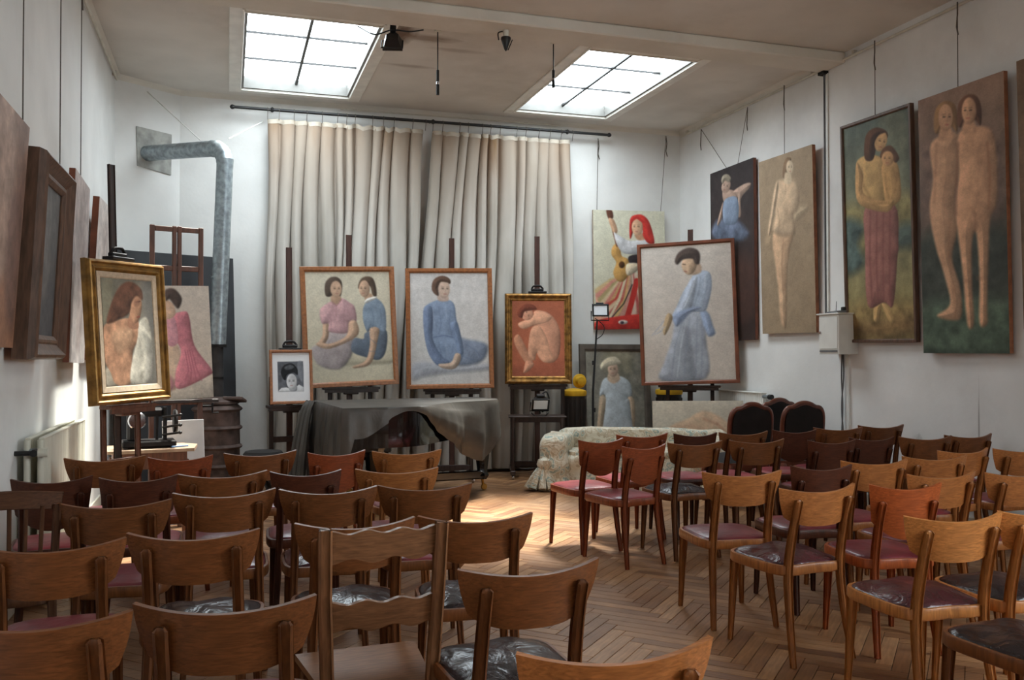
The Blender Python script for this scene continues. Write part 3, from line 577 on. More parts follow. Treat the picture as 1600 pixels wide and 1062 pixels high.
def P_gypsy():
    p = Paint([(27, 57), (410, 70), (413, 695), (30, 700)], .655, (.82, .81, .72), (.80, .78, .68), 170, 41, .04, sat=.88); rd = (.78, .20, .17)
    p.shp([(110, 440), (215, 395), (275, 420), (330, 560), (340, 698), (35, 700), (45, 600), (40, 490)], (.82, .60, .50), var=.3)
    for k, c in enumerate([(.80, .70, .48), (.84, .52, .48), (.66, .62, .40), (.86, .78, .62), (.80, .44, .40), (.78, .66, .40), (.84, .70, .66)]): p.path([(205 - 2 * k, 408 + 3 * k), (120 + 8 * k, 440 + 12 * k), (45 + 9 * k, 490 + 24 * k)], .045, c, alpha=.8, soft=.015)
    for k in range(9):
        t = k / 8; c = [(.78, .24, .20), (.86, .78, .62), (.74, .34, .30), (.84, .70, .42), (.80, .56, .50), (.62, .55, .45), (.85, .74, .66), (.70, .30, .28), (.84, .80, .70)][k]
        p.path([(225 - 15 * (1 - t) + 30 * t, 405), (150 + 130 * t, 540), (50 + 260 * t, 600 + 60 * t)], .035, c, alpha=.85, soft=.01)
    p.path([(200, 420), (165, 540), (110, 640)], .022, (.86, .80, .66)); p.path([(235, 460), (190, 560), (120, 640)], .01, (.2, .18, .2)); p.path([(260, 440), (230, 560), (200, 660)], .05, rd)
    p.shp([(35, 660), (110, 635), (330, 620), (345, 698), (38, 700)], rd, var=.2); p.ell((185, 660), 26, 12, (.86, .80, .76)); p.ell((180, 662), 10, 8, (.3, .25, .3))
    p.shp([(128, 262), (150, 240), (172, 262), (180, 305), (215, 325), (222, 395), (185, 442), (150, 432), (134, 392), (150, 340), (126, 300)], (.80, .60, .32)); p.ell((180, 352), 16, 18, (.35, .22, .12))
    p.path([(110, 70), (135, 170), (155, 250)], .02, (.45, .27, .18)); p.shp([(98, 60), (128, 62), (135, 100), (112, 110)], (.40, .24, .18))
    p.shp([(110, 108), (138, 112), (158, 170), (138, 185)], (.82, .64, .50)); p.shp([(138, 180), (165, 195), (230, 225), (330, 208), (352, 245), (290, 290), (195, 292), (155, 245)], (.80, .80, .81), light=(0, -.15)); p.shp([(218, 308), (275, 300), (275, 346), (225, 346)], (.20, .17, .18))
    p.shp([(205, 350), (265, 346), (268, 380), (210, 410)], (.85, .78, .66)); p.shp([(250, 190), (295, 185), (310, 215), (270, 222)], (.78, .58, .44), edge=.04, soft=.012)
    p.shp([(222, 150), (228, 105), (250, 88), (292, 88), (330, 130), (356, 235), (322, 238), (295, 200), (290, 160), (245, 120), (240, 180), (225, 215)], rd, var=.2); p.face((264, 152), 30, 44, (.84, .66, .52), -.4); p.path([(232, 118), (262, 100), (296, 125)], .02, rd); return p
def P_hat():
    p = Paint([(385, 562), (605, 560), (616, 958), (394, 958)], .58, (.55, .53, .46), (.50, .49, .44), 130, 51, .2)
    p.mottle(.15, 14, (1.1, 1, .8)); p.shp([(385, 562), (470, 562), (440, 1000), (385, 1000)], (.58, .56, .50), soft=.06, alpha=.6, var=.3); p.shp([(450, 562), (560, 562), (556, 640), (460, 640)], (.60, .56, .42), soft=.08, alpha=.6, var=.35)
    p.shp([(440, 722), (462, 735), (455, 790), (442, 900), (424, 895), (433, 780)], (.82, .70, .55)); p.shp([(546, 725), (570, 740), (574, 800), (566, 905), (548, 900), (550, 780)], (.82, .69, .54))
    p.shp([(450, 668), (480, 655), (525, 655), (556, 680), (562, 722), (545, 732), (556, 770), (568, 1000), (440, 1000), (462, 740), (438, 724)], (.72, .77, .80), hatch=.04); p.shp([(475, 640), (505, 640), (515, 665), (490, 680), (468, 664)], (.84, .70, .56), edge=.04, soft=.012); p.face((489, 628), 20, 27, (.82, .66, .54), -.2)
    p.shp([(441, 612), (464, 588), (500, 582), (522, 606), (505, 610), (470, 618), (446, 630)], (.86, .80, .66)); return p
def P_recline():
    p = Paint([(612, 750), (948, 748), (950, 1022), (612, 1022)], 1.2, (.82, .77, .68), (.80, .74, .64), 110, 61, .05)
    p.shp([(650, 860), (690, 830), (740, 812), (775, 792), (805, 784), (845, 796), (885, 822), (915, 860), (920, 905), (640, 905)], (.88, .72, .56), edge=.12, soft=.03); p.path([(800, 812), (850, 830), (890, 870)], .03, (.82, .52, .38), alpha=.6, soft=.03); p.path([(690, 845), (750, 835), (800, 850)], .04, (.86, .64, .5), alpha=.6, soft=.04); return p
def P_dancer():
    p = Paint([(45, 425), (203, 367), (216, 1037), (55, 1045)], .455, (.22, .185, .19), (.26, .18, .16), 190, 71, .18); s = (.70, .55, .46)
    p.shp([(55, 760), (210, 740), (214, 960), (60, 980)], (.32, .19, .15), soft=.12, alpha=.8)
    p.shp([(52, 640), (66, 600), (98, 588), (140, 588), (178, 625), (190, 650), (160, 672), (110, 668), (70, 672)], (.36, .41, .52), soft=.03, var=.35, hatch=.08)
    p.shp([(94, 528), (88, 590), (76, 614), (72, 608), (82, 565)], s); p.shp([(92, 486), (125, 484), (145, 500), (140, 530), (100, 535)], s); p.shp([(130, 492), (165, 466), (193, 459), (192, 476), (160, 516), (160, 578), (146, 578), (148, 512)], s)
    p.shp([(95, 530), (125, 508), (146, 516), (152, 560), (142, 606), (98, 606)], (.46, .54, .66), hatch=.06); p.face((104, 470), 16, 26, s, -.3, 15); p.shp([(86, 450), (92, 432), (108, 426), (122, 440), (116, 456), (100, 450), (92, 462)], (.62, .56, .46)); return p
def P_nude():
    p = Paint([(228, 388), (422, 320), (438, 1012), (242, 1018)], .495, (.64, .545, .435), (.60, .51, .40), 180, 81, .07, sat=.85); s = (.83, .73, .60)
    p.shp([(262, 640), (285, 600), (280, 700), (255, 690)], (.68, .57, .44), soft=.03, alpha=.5); p.shp([(355, 560), (400, 545), (402, 565), (360, 605)], (.76, .66, .53), soft=.03, alpha=.7)
    p.shp([(288, 640), (350, 648), (342, 700), (332, 780), (330, 880), (328, 985), (316, 992), (306, 960), (300, 870), (288, 760), (278, 690)], (.77, .62, .48), soft=.02, var=.15)
    p.shp([(296, 462), (325, 452), (360, 452), (374, 500), (368, 560), (352, 580), (356, 652), (284, 645), (288, 580), (284, 520)], (.80, .675, .54), soft=.03, light=(0, -.1)); p.shp([(290, 465), (300, 470), (288, 560), (270, 650), (262, 640), (276, 540)], (.78, .66, .53), soft=.015); [p.path(q, .010, (.66, .52, .40), alpha=.4, soft=.014) for q in ([(296, 560), (304, 600), (300, 630)], [(326, 470), (326, 500)])]; p.path([(318, 670), (312, 760), (318, 870)], .012, (.66, .50, .38), alpha=.6, soft=.012)
    p.shp([(316, 440), (318, 395), (330, 370), (346, 372), (342, 392), (332, 440)], (.50, .39, .29)); p.face((341, 405), 13, 26, s, .4); p.shp([(325, 425), (345, 430), (345, 462), (322, 462)], s, edge=.04, soft=.012); return p
def P_mother():
    p = Paint([(62, 247), (278, 178), (300, 968), (77, 975)], .43, (.42, .47, .43), (.62, .55, .33), 200, 91, .22, sat=.85); s = (.80, .64, .40)
    p.shp([(62, 520), (150, 500), (300, 470), (300, 620), (180, 640), (70, 720)], (.56, .52, .34), soft=.06, var=.3); p.shp([(62, 560), (130, 580), (110, 640), (130, 710), (62, 740)], (.36, .44, .42), soft=.05, var=.3); p.shp([(240, 580), (300, 570), (300, 640), (236, 650)], (.34, .40, .37), soft=.05)
    p.shp([(70, 860), (300, 840), (300, 968), (75, 975)], (.55, .46, .28), soft=.08, var=.4); p.shp([(80, 900), (140, 920), (280, 890), (290, 950), (90, 960)], (.52, .38, .24), soft=.08, alpha=.6, var=.4); p.shp([(180, 200), (270, 190), (280, 340), (230, 330)], (.46, .47, .38), soft=.08, alpha=.7, var=.3)
    p.shp([(163, 850), (186, 850), (178, 905), (160, 905)], s); p.shp([(188, 850), (208, 855), (232, 905), (214, 912)], s)
    p.shp([(135, 512), (232, 506), (244, 640), (240, 690), (226, 852), (195, 842), (140, 852), (132, 650)], (.62, .40, .36), var=.15); [p.path([(150 + 22 * k, 530), (148 + 22 * k, 690), (155 + 20 * k, 840)], .012, (.52, .31, .29), alpha=.6, soft=.01) for k in range(4)]
    p.shp([(108, 352), (150, 335), (192, 350), (202, 420), (192, 505), (138, 516), (112, 470), (104, 400)], s); p.shp([(190, 368), (236, 358), (252, 440), (246, 492), (206, 512), (194, 450)], (.78, .60, .37)); p.shp([(104, 362), (126, 400), (126, 462), (180, 490), (226, 488), (212, 528), (150, 520), (104, 484)], (.78, .60, .38))
    [p.path(q, .010, (.58, .43, .25), alpha=.45, soft=.014) for q in ([(122, 380), (128, 440), (150, 480)], [(200, 400), (204, 450), (212, 480)], [(160, 505), (190, 498), (222, 500)], [(226, 380), (238, 420), (232, 460)])]
    p.shp([(132, 345), (136, 270), (168, 243), (204, 256), (206, 280), (176, 290), (160, 350)], (.38, .25, .17)); p.face((186, 290), 20, 34, (.80, .62, .41), .5, 14); p.shp([(134, 330), (140, 268), (170, 244), (203, 257), (180, 268), (164, 295), (156, 345)], (.38, .25, .17)); p.shp([(184, 345), (192, 315), (220, 305), (246, 345), (232, 362), (215, 335)], (.42, .28, .19)); p.face((208, 348), 20, 26, (.80, .60, .40), -.2); return p
def P_twins():
    p = Paint([(322, 147), (605, 55), (625, 1018), (340, 1018)], .40, (.60, .47, .39), (.22, .26, .22), 200, 101, .16, sat=.85); s = (.80, .60, .45)
    p.shp([(330, 330), (390, 300), (600, 260), (612, 560), (340, 600)], (.48, .38, .34), soft=.1, alpha=.7, var=.35); p.shp([(330, 620), (615, 590), (622, 860), (338, 860)], (.26, .28, .25), soft=.08, var=.3); p.shp([(335, 860), (625, 840), (625, 1018), (340, 1018)], (.33, .40, .33), soft=.08, var=.35)
    p.shp([(362, 310), (395, 272), (455, 268), (458, 400), (445, 480), (452, 600), (436, 690), (462, 790), (468, 888), (440, 906), (385, 890), (428, 850), (412, 760), (378, 640), (360, 520), (372, 420)], (.76, .58, .44), soft=.012)
    p.shp([(455, 275), (490, 246), (560, 250), (582, 330), (584, 500), (562, 560), (556, 700), (552, 850), (552, 915), (526, 915), (526, 760), (516, 610), (502, 640), (502, 780), (508, 915), (486, 920), (472, 760), (456, 620), (446, 520), (458, 400)], s, soft=.012); p.path([(552, 300), (560, 420), (556, 520)], .012, (.62, .42, .30), alpha=.6, soft=.01); p.path([(455, 300), (450, 440), (448, 540)], .012, (.58, .4, .3), alpha=.6, soft=.01)
    for c, r_, t, hc in (((414, 208), 28, .5, (.60, .44, .28)), ((492, 188), 28, -.5, (.44, .29, .21))):
        p.shp([(c[0] - 34, c[1] + 55), (c[0] - 36, c[1] - 20), (c[0] - 10, c[1] - 54), (c[0] + 24, c[1] - 50), (c[0] + 40, c[1] - 10), (c[0] + 38, c[1] + 50), (c[0] + 15, c[1] + 30)], hc); p.shp([(c[0] - 16, c[1] + 35), (c[0] + 16, c[1] + 35), (c[0] + 22, c[1] + 75), (c[0] - 20, c[1] + 75)], s, edge=.04, soft=.012); p.face(c, r_ - 4, 46, s, t)
    [p.path(q, .010, (.58, .40, .29), alpha=.4, soft=.016) for q in ([(428, 560), (424, 680), (440, 800), (448, 890)], [(384, 300), (380, 400), (376, 500)], [(500, 520), (512, 545), (512, 600)], [(520, 760), (535, 765)], [(480, 770), (495, 772)])]
    return p
def P_gilt():
    p = Paint([(93, 140), (348, 172), (367, 662), (120, 677)], .70, (.52, .50, .44), (.42, .40, .37), 160, 111, .12, sat=.85); s = (.74, .54, .41)
    p.shp([(93, 160), (160, 150), (150, 330), (100, 380)], (.60, .58, .46), soft=.1, alpha=.6); p.shp([(300, 180), (350, 180), (360, 420), (320, 380)], (.40, .39, .38), soft=.08, alpha=.7)
    p.shp([(110, 600), (160, 580), (170, 668), (122, 675)], (.74, .70, .62), soft=.03); p.shp([(105, 392), (160, 362), (240, 350), (302, 400), (290, 450), (252, 510), (242, 662), (168, 668), (140, 610), (108, 540)], s, var=.3, light=(-.1, 0)); p.shp([(150, 420), (250, 400), (240, 480), (180, 520)], (.80, .64, .50), soft=.06, alpha=.6, var=.3)
    p.shp([(285, 370), (325, 350), (346, 440), (352, 560), (330, 655), (242, 662), (250, 545), (276, 450)], (.72, .70, .64), soft=.02, var=.3); p.shp([(300, 420), (345, 480), (350, 640), (310, 650), (320, 520)], (.52, .51, .48), soft=.04, alpha=.6, var=.3)
    p.shp([(240, 330), (275, 340), (280, 400), (230, 390)], (.66, .46, .35), edge=.04, soft=.012); p.shp([(250, 240), (290, 240), (300, 290), (288, 350), (262, 375), (240, 330)], (.72, .52, .39), var=.2); p.line((270, 270), (292, 268), .012, (.36, .22, .17)); p.line((274, 345), (288, 342), .012, (.55, .25, .2)); p.shp([(262, 262), (285, 258), (288, 285), (265, 288)], (.50, .33, .26), soft=.03, alpha=.6)
    p.shp([(122, 362), (150, 262), (190, 190), (242, 168), (296, 205), (304, 260), (275, 240), (250, 270), (235, 325), (185, 352), (150, 368)], (.42, .27, .20), soft=.02, var=.35); return p
def P_pink():
    p = Paint([(310, 170), (580, 197), (588, 703), (330, 720)], .53, (.83, .79, .74), (.82, .77, .70), 130, 121, .04, sat=.8)
    p.shp([(400, 650), (590, 600), (590, 703), (340, 720)], (.78, .74, .68), soft=.04, hatch=.04); p.shp([(385, 460), (438, 465), (450, 560), (432, 655), (408, 665), (400, 560)], (.88, .76, .65), edge=.12); p.shp([(330, 560), (400, 600), (420, 660), (340, 690)], (.80, .54, .58), soft=.03)
    p.shp([(395, 335), (470, 308), (492, 340), (512, 470), (582, 580), (570, 608), (440, 666), (425, 600), (450, 510), (440, 460), (395, 420)], (.85, .50, .56), var=.12, hatch=.04); [p.path([(500 - 10 * k, 490), (520 - 12 * k, 580), (540 - 24 * k, 630)], .008, (.72, .36, .44), alpha=.7) for k in range(4)]
    p.shp([(385, 345), (425, 335), (440, 420), (430, 465), (390, 455)], (.87, .60, .66), hatch=.04, edge=.1); p.shp([(385, 250), (420, 270), (430, 320), (395, 340), (380, 300)], (.86, .71, .60), edge=.08); p.shp([(385, 200), (425, 196), (460, 245), (445, 292), (425, 275), (405, 245), (385, 250)], (.33, .27, .25), soft=.015); return p
def P_photo():
    p = Paint([(265, 695), (508, 698), (512, 1000), (270, 1003)], .80, (.90, .91, .93), None, 130, 131, .01); p.tooth = .15
    p.shp([(300, 752), (468, 752), (471, 942), (304, 942)], (.36, .38, .42), smooth=False, edge=0, var=.3, soft=.004); p.shp([(430, 760), (466, 760), (468, 880), (440, 850)], (.52, .55, .6), soft=.02, alpha=.6, hatch=.2)
    p.shp([(305, 938), (325, 918), (360, 915), (400, 932), (440, 898), (470, 915), (470, 941), (305, 941)], (.86, .88, .9), smooth=False, edge=.1); p.shp([(370, 900), (420, 895), (425, 935), (385, 938)], (.68, .70, .73)); p.face((393, 878), 34, 48, (.78, .79, .81), -.1)
    p.shp([(322, 815), (345, 775), (395, 764), (430, 800), (430, 838), (405, 822), (362, 838), (352, 870), (334, 855)], (.12, .13, .15), var=.5); p.shp([(345, 790), (380, 772), (410, 785), (395, 800), (360, 805)], (.42, .44, .47), soft=.02, alpha=.7, var=.5); return p
def P_plain(seed, c1, c2, blobs, asp, k=.18):
    p = Paint([(0, 0), (100, 0), (100, 100), (0, 100)], asp, c1, c2, 110, seed, k); p.mottle(k * .7, 14, (1, .9, .8))
    for pts, c, a in blobs: p.shp(pts, c, soft=.08, alpha=a, var=.3, edge=.1)
    return p
pics = {}
def easel_pic(key, *a, **k): pics[key] = a; return picture(*a, **k)
# right wall, hung from the rail
CR = XR - .02
for nm, lb, c, pr, W, H, pf, fr, tops, us in (
    ('dancer_painting', 'tall dark painting of a dancer in a blue tutu on the right wall', (5.66, 9.255, 1.586), (-89.7, -.2, .6), .939, 2.06, P_dancer, None, [(CR, 8.99, 4.27), (CR, 10.05, 4.27)], (.1, -.1)),
    ('pale_nude_painting', 'tall beige painting of a slim pale nude beside the wall conduit', (5.66, 8.162, 1.651), (-89.5, -1.5, -.3), .94, 1.90, P_nude, None, [(CR, 8.2, 4.29)], (-.03,)),
    ('mother_and_child_painting', 'dark-framed painting of a mother in a rose skirt holding a child', (5.655, 6.769, 1.538), (-88.9, -1.9, -.4), .907, 2.067, P_mother, 'plain', [(CR, 6.78, 4.29)], (0,)),
    ('two_nudes_painting', 'tall painting of two standing nudes on dark green grass', (5.655, 5.779, 1.441), (-89.4, -1.3, -.2), .874, 2.15, P_twins, None, [(CR, 5.81, 4.29)], (-.03,))):
    kw = dict(frame='plain', fmat=M['frame_dark'], bw=.032, depth=.045) if fr else dict(depth=.04, edge=M['frame_brown'] if 'dancer' in nm else M['canvas_warm'])
    o = picture(nm, lb, c, *pr, W, H, pf(), group='paintings hung on the right wall', **kw); hang_cords(o, c, *pr, W, H, tops, us)
picture('brown_painting', 'brown painting cut by the right edge beside the two nudes', (5.655, 4.76, 1.62), -90, -1.5, 0, .9, 2.0, P_plain(140, (.52, .38, .26), (.46, .33, .22), [], .45), depth=.04, edge=M['canvas_warm'], group='paintings hung on the right wall')
# left wall
for nm, lb, c, pr, W, H, p, kw in (
    ('reddish_painting', 'reddish brown painting at the left edge of the left wall', (-1.08, 4.893, 1.475), (90, -3.5, -.4), .8, 1.172, P_plain(150, (.60, .46, .40), (.66, .42, .28), [([(20, 0), (60, 0), (70, 60), (30, 70)], (.72, .58, .50), .7), ([(60, 40), (95, 30), (95, 90), (70, 80)], (.50, .35, .30), .7)], .68), dict(depth=.035, edge=M['frame_brown'])),
    ('dark_framed_painting', 'dark painting in a deep grey-brown moulded frame on the left wall', (-.985, 5.789, 1.406), (89.3, -2.8, -.4), .886, 1.146, P_plain(160, (.40, .39, .38), (.30, .30, .31), [([(20, 20), (60, 10), (70, 60), (30, 80)], (.46, .44, .42), .6)], .75), dict(frame='deep', fmat=M['frame_dark'], bw=.14, depth=.11)),
    ('pinkish_canvas', 'pinkish grey canvas between the deep dark frame and the pale canvas', (-1.06, 7.273, 1.372), (90.9, -1.3, -1), .789, 1.364, P_plain(170, (.72, .64, .61), (.66, .62, .61), [([(30, 20), (70, 10), (75, 80), (40, 90)], (.60, .52, .49), .7)], .58), dict(depth=.04, edge=M['frame_brown'])),
    ('pale_canvas', 'small pale canvas on the left wall nearest the corner', (-1.06, 8.335, 1.38), (88.2, -2.9, -1), .744, 1.339, P_plain(180, (.78, .72, .68), (.74, .69, .66), [([(40, 10), (70, 20), (60, 50), (35, 40)], (.66, .58, .54), .7)], .56), dict(depth=.05, edge=M['frame_brown']))):
    o = picture(nm, lb, c, *pr, W, H, p, group='paintings hung on the left wall', **kw)
    if nm != 'pale_canvas': hang_cords(o, c, *pr, W, H, [(XL + .03, c[1], 4.29)], (W * (.46 if 'reddish' in nm else .08),))
# back of the room
P1 = picture('two_women_painting', 'oak-framed pastel of two seated women in pink and blue blouses', (1.288, 9.75, 1.082), 3.3, 3, 2.0, 1.027, 1.303, P_two(), 'plain', M['frame_oak'], .055, .04, group='pictures on easels')
P2 = picture('blue_dress_painting', 'oak-framed pastel of a seated woman in a blue dress', (2.398, 9.85, 1.041), -11, 5, .7, .989, 1.375, P_blue(), 'plain', M['frame_oak'], .052, .04, group='pictures on easels')
P3 = picture('crouching_nude_painting', 'gilt-framed red chalk picture of a crouching nude', (3.468, 9.9, 1.082), -16.4, 6, 0, .791, 1.071, P_crouch(), 'carved', M['gilt_dark'], .088, .05, group='pictures on easels')
P4 = picture('standing_woman_painting', 'brown-framed pastel of a standing woman in pale blue looking down', (5.148, 9.35, 1.075), -34, 2.5, 2.2, 1.136, 1.686, P_stand(), 'plain', M['frame_brown'], .045, .04, group='pictures on easels')
P5 = picture('portrait_photograph', 'small black and white portrait photograph in a wooden frame', (.632, 9.45, .92), 6.1, 7, .3, .437, .56, P_photo(), 'plain', M['frame_oak'], .03, .025, cat='photograph', group='pictures on easels')
P6 = picture('gilt_framed_painting', 'gilt-framed painting of a long-haired woman with bare shoulder near the radiator', (-.628, 7.0, 1.088), 53.8, 3.5, 1.0, .764, 1.022, P_gilt(), 'gilt', M['gilt'], .085, .07, liner=.045, group='pictures on easels')
P7 = picture('pink_dress_canvas', 'unframed canvas of a seated girl in a pink dress beside the stove', (-.36, 8.4, 1.037), 21.9, 2, 2.2, .52, 1.0, P_pink(), depth=.03, group='pictures on easels')
gc = (4.973, 10.605, 1.749); o = picture('guitar_player_painting', 'bright painting of a guitar player in a red headscarf and skirt', gc, 0, -2.2, 1.5, 1.009, 1.53, P_gypsy(), depth=.03)
hang_cords(o, gc, 0, -2.2, 1.5, 1.009, 1.53, [(4.53, YB - .03, 4.2), (5.5, YB - .03, 4.3)], (-.44, .46))
picture('straw_hat_painting', 'grey painting of a girl in a straw hat leaning behind the sofa', (4.673, 10.33, .015), 0, 4, -.3, .965, 1.54, P_hat(), 'plain', M['frame_grey'], .085, .04)
picture('reclining_nude_canvas', 'low canvas with a reclining nude leaning behind the sofa', (5.09, 9.03, .015), -20, 6, .3, 1.03, .885, P_recline(), depth=.025)

# ------------------------------------------------------------------ easels
def easel(name, label, loc, yaw, ledge_z, mast_z, ledge_w=.6, half=.22, mat='easel', mastm='mast', wheels=True, clamp_z=None, mast_x=0, front=-.32, back=.34):
    t = thing(name, label, 'easel', (loc[0], loc[1], 0), R(yaw), 'easels')
    tl = .035                                                # lean back per metre
    for s in (-1, 1):
        MB().box((s * half, (front + back) / 2, .075), (.055, back - front, .05), b=.006).build('foot', M[mat], t, smooth=False)
        MB().bar([(s * half, .03, .09), (s * half, .03 + tl * .9, ledge_z + .28)], .045, .03).build('upright', M[mat], t)
        if wheels:
            for y in (front + .04, back - .04): MB().lathe([(.006, -.014), (.026, -.014), (.03, 0), (.026, .014), (.006, .014)], (s * half, y, .03), 14, 'x').build('caster', M['chrome'], t)
        else: MB().box((s * half, front + .03, .025), (.05, .05, .05)).build('foot_pad', M[mat], t, smooth=False)
    for z in (.13, ledge_z * .6): MB().box((0, .03 + tl * z, z), (2 * half, .028, .06), b=.004).build('crossbar', M[mat], t, smooth=False)
    MB().box((0, back - .06, .09), (2 * half, .05, .045), b=.004).build('crossbar', M[mat], t, smooth=False)
    MB().bar([(mast_x, .055, .12), (mast_x, .055 + tl * mast_z, mast_z)], .062, .028).build('mast', M[mastm], t)
    MB().box((0, -.02, ledge_z - .022), (ledge_w, .11, .026), b=.004).box((0, -.06, ledge_z - .042), (ledge_w * .94, .022, .05)).build('ledge', M[mat], t, smooth=False)
    MB().box((0, .0, ledge_z - .06), (.16, .07, .06), b=.008).build('ledge_bracket', M[mat], t, smooth=False)
    if clamp_z:
        y = .055 + tl * clamp_z
        MB().box((mast_x, y - .05, clamp_z + .012), (.22, .10, .024), b=.004).box((mast_x, y - .04, clamp_z + .04), (.15, .05, .035), b=.008).build('clamp', M['iron'], t, smooth=False)
        MB().tube(cat_rom([(mast_x - .07, y - .045, clamp_z + .045), (mast_x - .045, y - .05, clamp_z + .085), (mast_x + .03, y - .05, clamp_z + .09), (mast_x + .07, y - .045, clamp_z + .05)], 5), .012, 8).build('clamp_spring', M['iron'], t)
    return t
def behind(c, yaw, d): return (c[0] - math.sin(R(yaw)) * d, c[1] + math.cos(R(yaw)) * d)
easel('studio_easel', 'dark easel carrying the two women pastel behind the piano', behind((1.288, 9.79), 3.3, .075), 3.3, 1.08, 2.75, .62, back=.26)
easel('studio_easel', 'dark easel carrying the blue dress pastel behind the piano', behind((2.43, 9.89), -11, .075), -11, 1.04, 2.77, .66, back=.26)
e4 = easel('studio_easel', 'dark wheeled easel with a low shelf carrying the crouching nude', behind((3.468, 9.92), -16.4, .10), -16.4, 1.08, 2.84, .7, .3, clamp_z=2.15, front=-.42, back=.24)
MB().box((-.02, -.22, .71), (.66, .30, .02), b=.004).build('shelf', M['easel'], e4, smooth=False)
for s in (-1, 1):
    MB().lathe([(.016, .09), (.022, .12), (.016, .2), (.02, .45), (.016, .6), (.028, .66), (.028, .70)], (s * .28 - .02, -.34, 0), 12).build('shelf_post', M['easel'], e4)
easel('studio_easel', 'easel carrying the standing woman pastel in the right corner', behind((5.148, 9.38), -34, .09), -34, 1.07, 2.92, .72, .26, front=-.2, back=.3)
easel('studio_easel', 'slim easel carrying the small portrait photograph left of the piano', behind((.632, 9.47), 6.1, .07), 6.1, .915, 2.55, .5, .19, clamp_z=1.47, wheels=False, front=-.25)
easel('studio_easel', 'brown easel carrying the gilt-framed painting', behind((-.628, 7.02), 53.8, .09), 53.8, 1.08, 2.83, .46, .17, 'easel_mid', 'easel', clamp_z=2.12, wheels=False, front=-.1, back=.22)
t = thing('window_frame_easel', 'brown easel with a two-light top frame carrying the pink dress canvas', 'easel', (-.44, 8.56, 0), R(16), 'easels')
for x in (-.21, .21): MB().box((x, 0, 1.3), (.04, .035, 2.56), b=.004).build('upright', M['easel_mid'], t, smooth=False)
for x in (-.022, .022): MB().box((x, 0, 1.32), (.034, .04, 2.52), b=.004).build('mast', M['easel_mid'], t, smooth=False)
for z in (2.55, 2.2, 1.0, .5): MB().box((0, 0.0, z), (.38, .03, .045), b=.004).build('crossbar', M['easel_mid'], t, smooth=False)
MB().box((.06, -.09, 1.015), (.56, .10, .03), b=.004).build('ledge', M['easel'], t, smooth=False)
MB().tube([(.23, -.02, .96), (.31, -.04, .96)], .01).tube([(.31, -.04, .99), (.31, -.04, .9), (.36, -.06, .9)], .009).build('crank', M['iron'], t)
for x in (-.21, .21): MB().box((x, .1, .03), (.05, .7, .05), b=.004).build('foot', M['easel_mid'], t, smooth=False)

# ------------------------------------------------------------------ curtains and rod
RODY, ROD0, ROD1 = 10.47, 4.195, 4.215
def rodz(x): return ROD0 + (ROD1 - ROD0) * (x - .03) / 4.59
t = thing('curtain_rod', 'long black iron curtain rod above the curtains', 'curtain rod', (0, 0, 0))
MB().tube([(.06, RODY, rodz(.06)), (4.6, RODY, rodz(4.6))], .017, 12).build('rod', M['black'], t)
for x in (.04, 4.62): MB().lathe([(.008, -.03), (.024, -.015), (.028, 0), (.02, .02), (.006, .03)], (x, RODY, rodz(x)), 12, 'x').build('finial', M['black'], t)
for x in (.47, 2.33, 4.05):
    MB().tube([(x, YB, rodz(x) + .03), (x, RODY + .05, rodz(x) + .03), (x, RODY, rodz(x))], .009, 8).lathe([(.02, -.02), (.032, 0), (.02, .02)], (x, RODY, rodz(x)), 12, 'x').build('bracket', M['black'], t)
tag(MB().tube([(1.25, YB - .06, 4.30), (4.0, YB - .06, 4.315)], .008, 8).build('wall_pipe', M['whitetrim']), 'thin white pipe running above the curtain rod', 'pipe')
def curtain(label, x0, x1, xb0, xb1, seed, npl):
    r = random.Random(seed); ph = [r.uniform(.6, 1.4) for _ in range(npl)]; tot = sum(ph); cum = [0]
    for v in ph: cum.append(cum[-1] + v / tot)
    dr = [r.uniform(-.35, .35) for _ in range(npl + 1)]; am = [r.uniform(.6, 1.25) for _ in range(npl)]; ztop = 4.09
    def fn(u, v):
        k = min(npl - 1, next(i for i in range(npl) if u <= cum[i + 1] + 1e-9)); f = (u - cum[k]) / (cum[k + 1] - cum[k])
        a = x0 + (x1 - x0) * u; b = xb0 + (xb1 - xb0) * u; d = (dr[k] * (1 - f) + dr[k + 1] * f) * (x1 - x0) / npl
        x = a + (b - a) * v ** .8 + d * v + .018 * math.sin(9 * v + k); sag = .022 * math.sin(math.pi * f) if v == 0 else 0
        amp = (.045 + .075 * min(1, v * 1.6)) * am[k]
        w = (1 - abs(2 * f - 1) ** 2.6); w2 = math.sin(f * math.pi * 4 + k) * .012 * v
        cr = .10 * min(1, .25 + v * 1.5) * am[k]; y = RODY + .035 - amp * w - w2 + cr * (math.exp(-(f / .07) ** 2) + math.exp(-((1 - f) / .03) ** 2)) * .5
        return (x, y, ztop + (rodz(a) - ROD0) - sag - v * (ztop - .03))
    t = thing('curtain', label, 'curtain', (0, 0, 0), 0, 'curtains on the iron rod')
    MB().grid(fn, npl * 22 + 1, 26).build('cloth', M['curtain'], t, ang=80)
    for c in cum:
        x = x0 + (x1 - x0) * c; z = rodz(x)
        MB().tube(cat_rom([(x, RODY, z + .022), (x + .004, RODY - .024, z), (x, RODY - .012, z - .04), (x, RODY + .015, z - .11)], 4), .0035, 6).build('hook', M['wire'], t)
    MB().grid(lambda u, v: (lambda p: (p[0], p[1] - .004, p[2] + .004 - .05 * v + .02 * math.sin(math.pi * ((u * npl) % 1))))(fn(u, 0)), npl * 10 + 1, 3).build('heading_tape', M['tape'], t, ang=80)
    return t
curtain('beige pleated curtain on the left, behind the two women pastel', .42, 2.24, .38, 2.06, 3, 12)
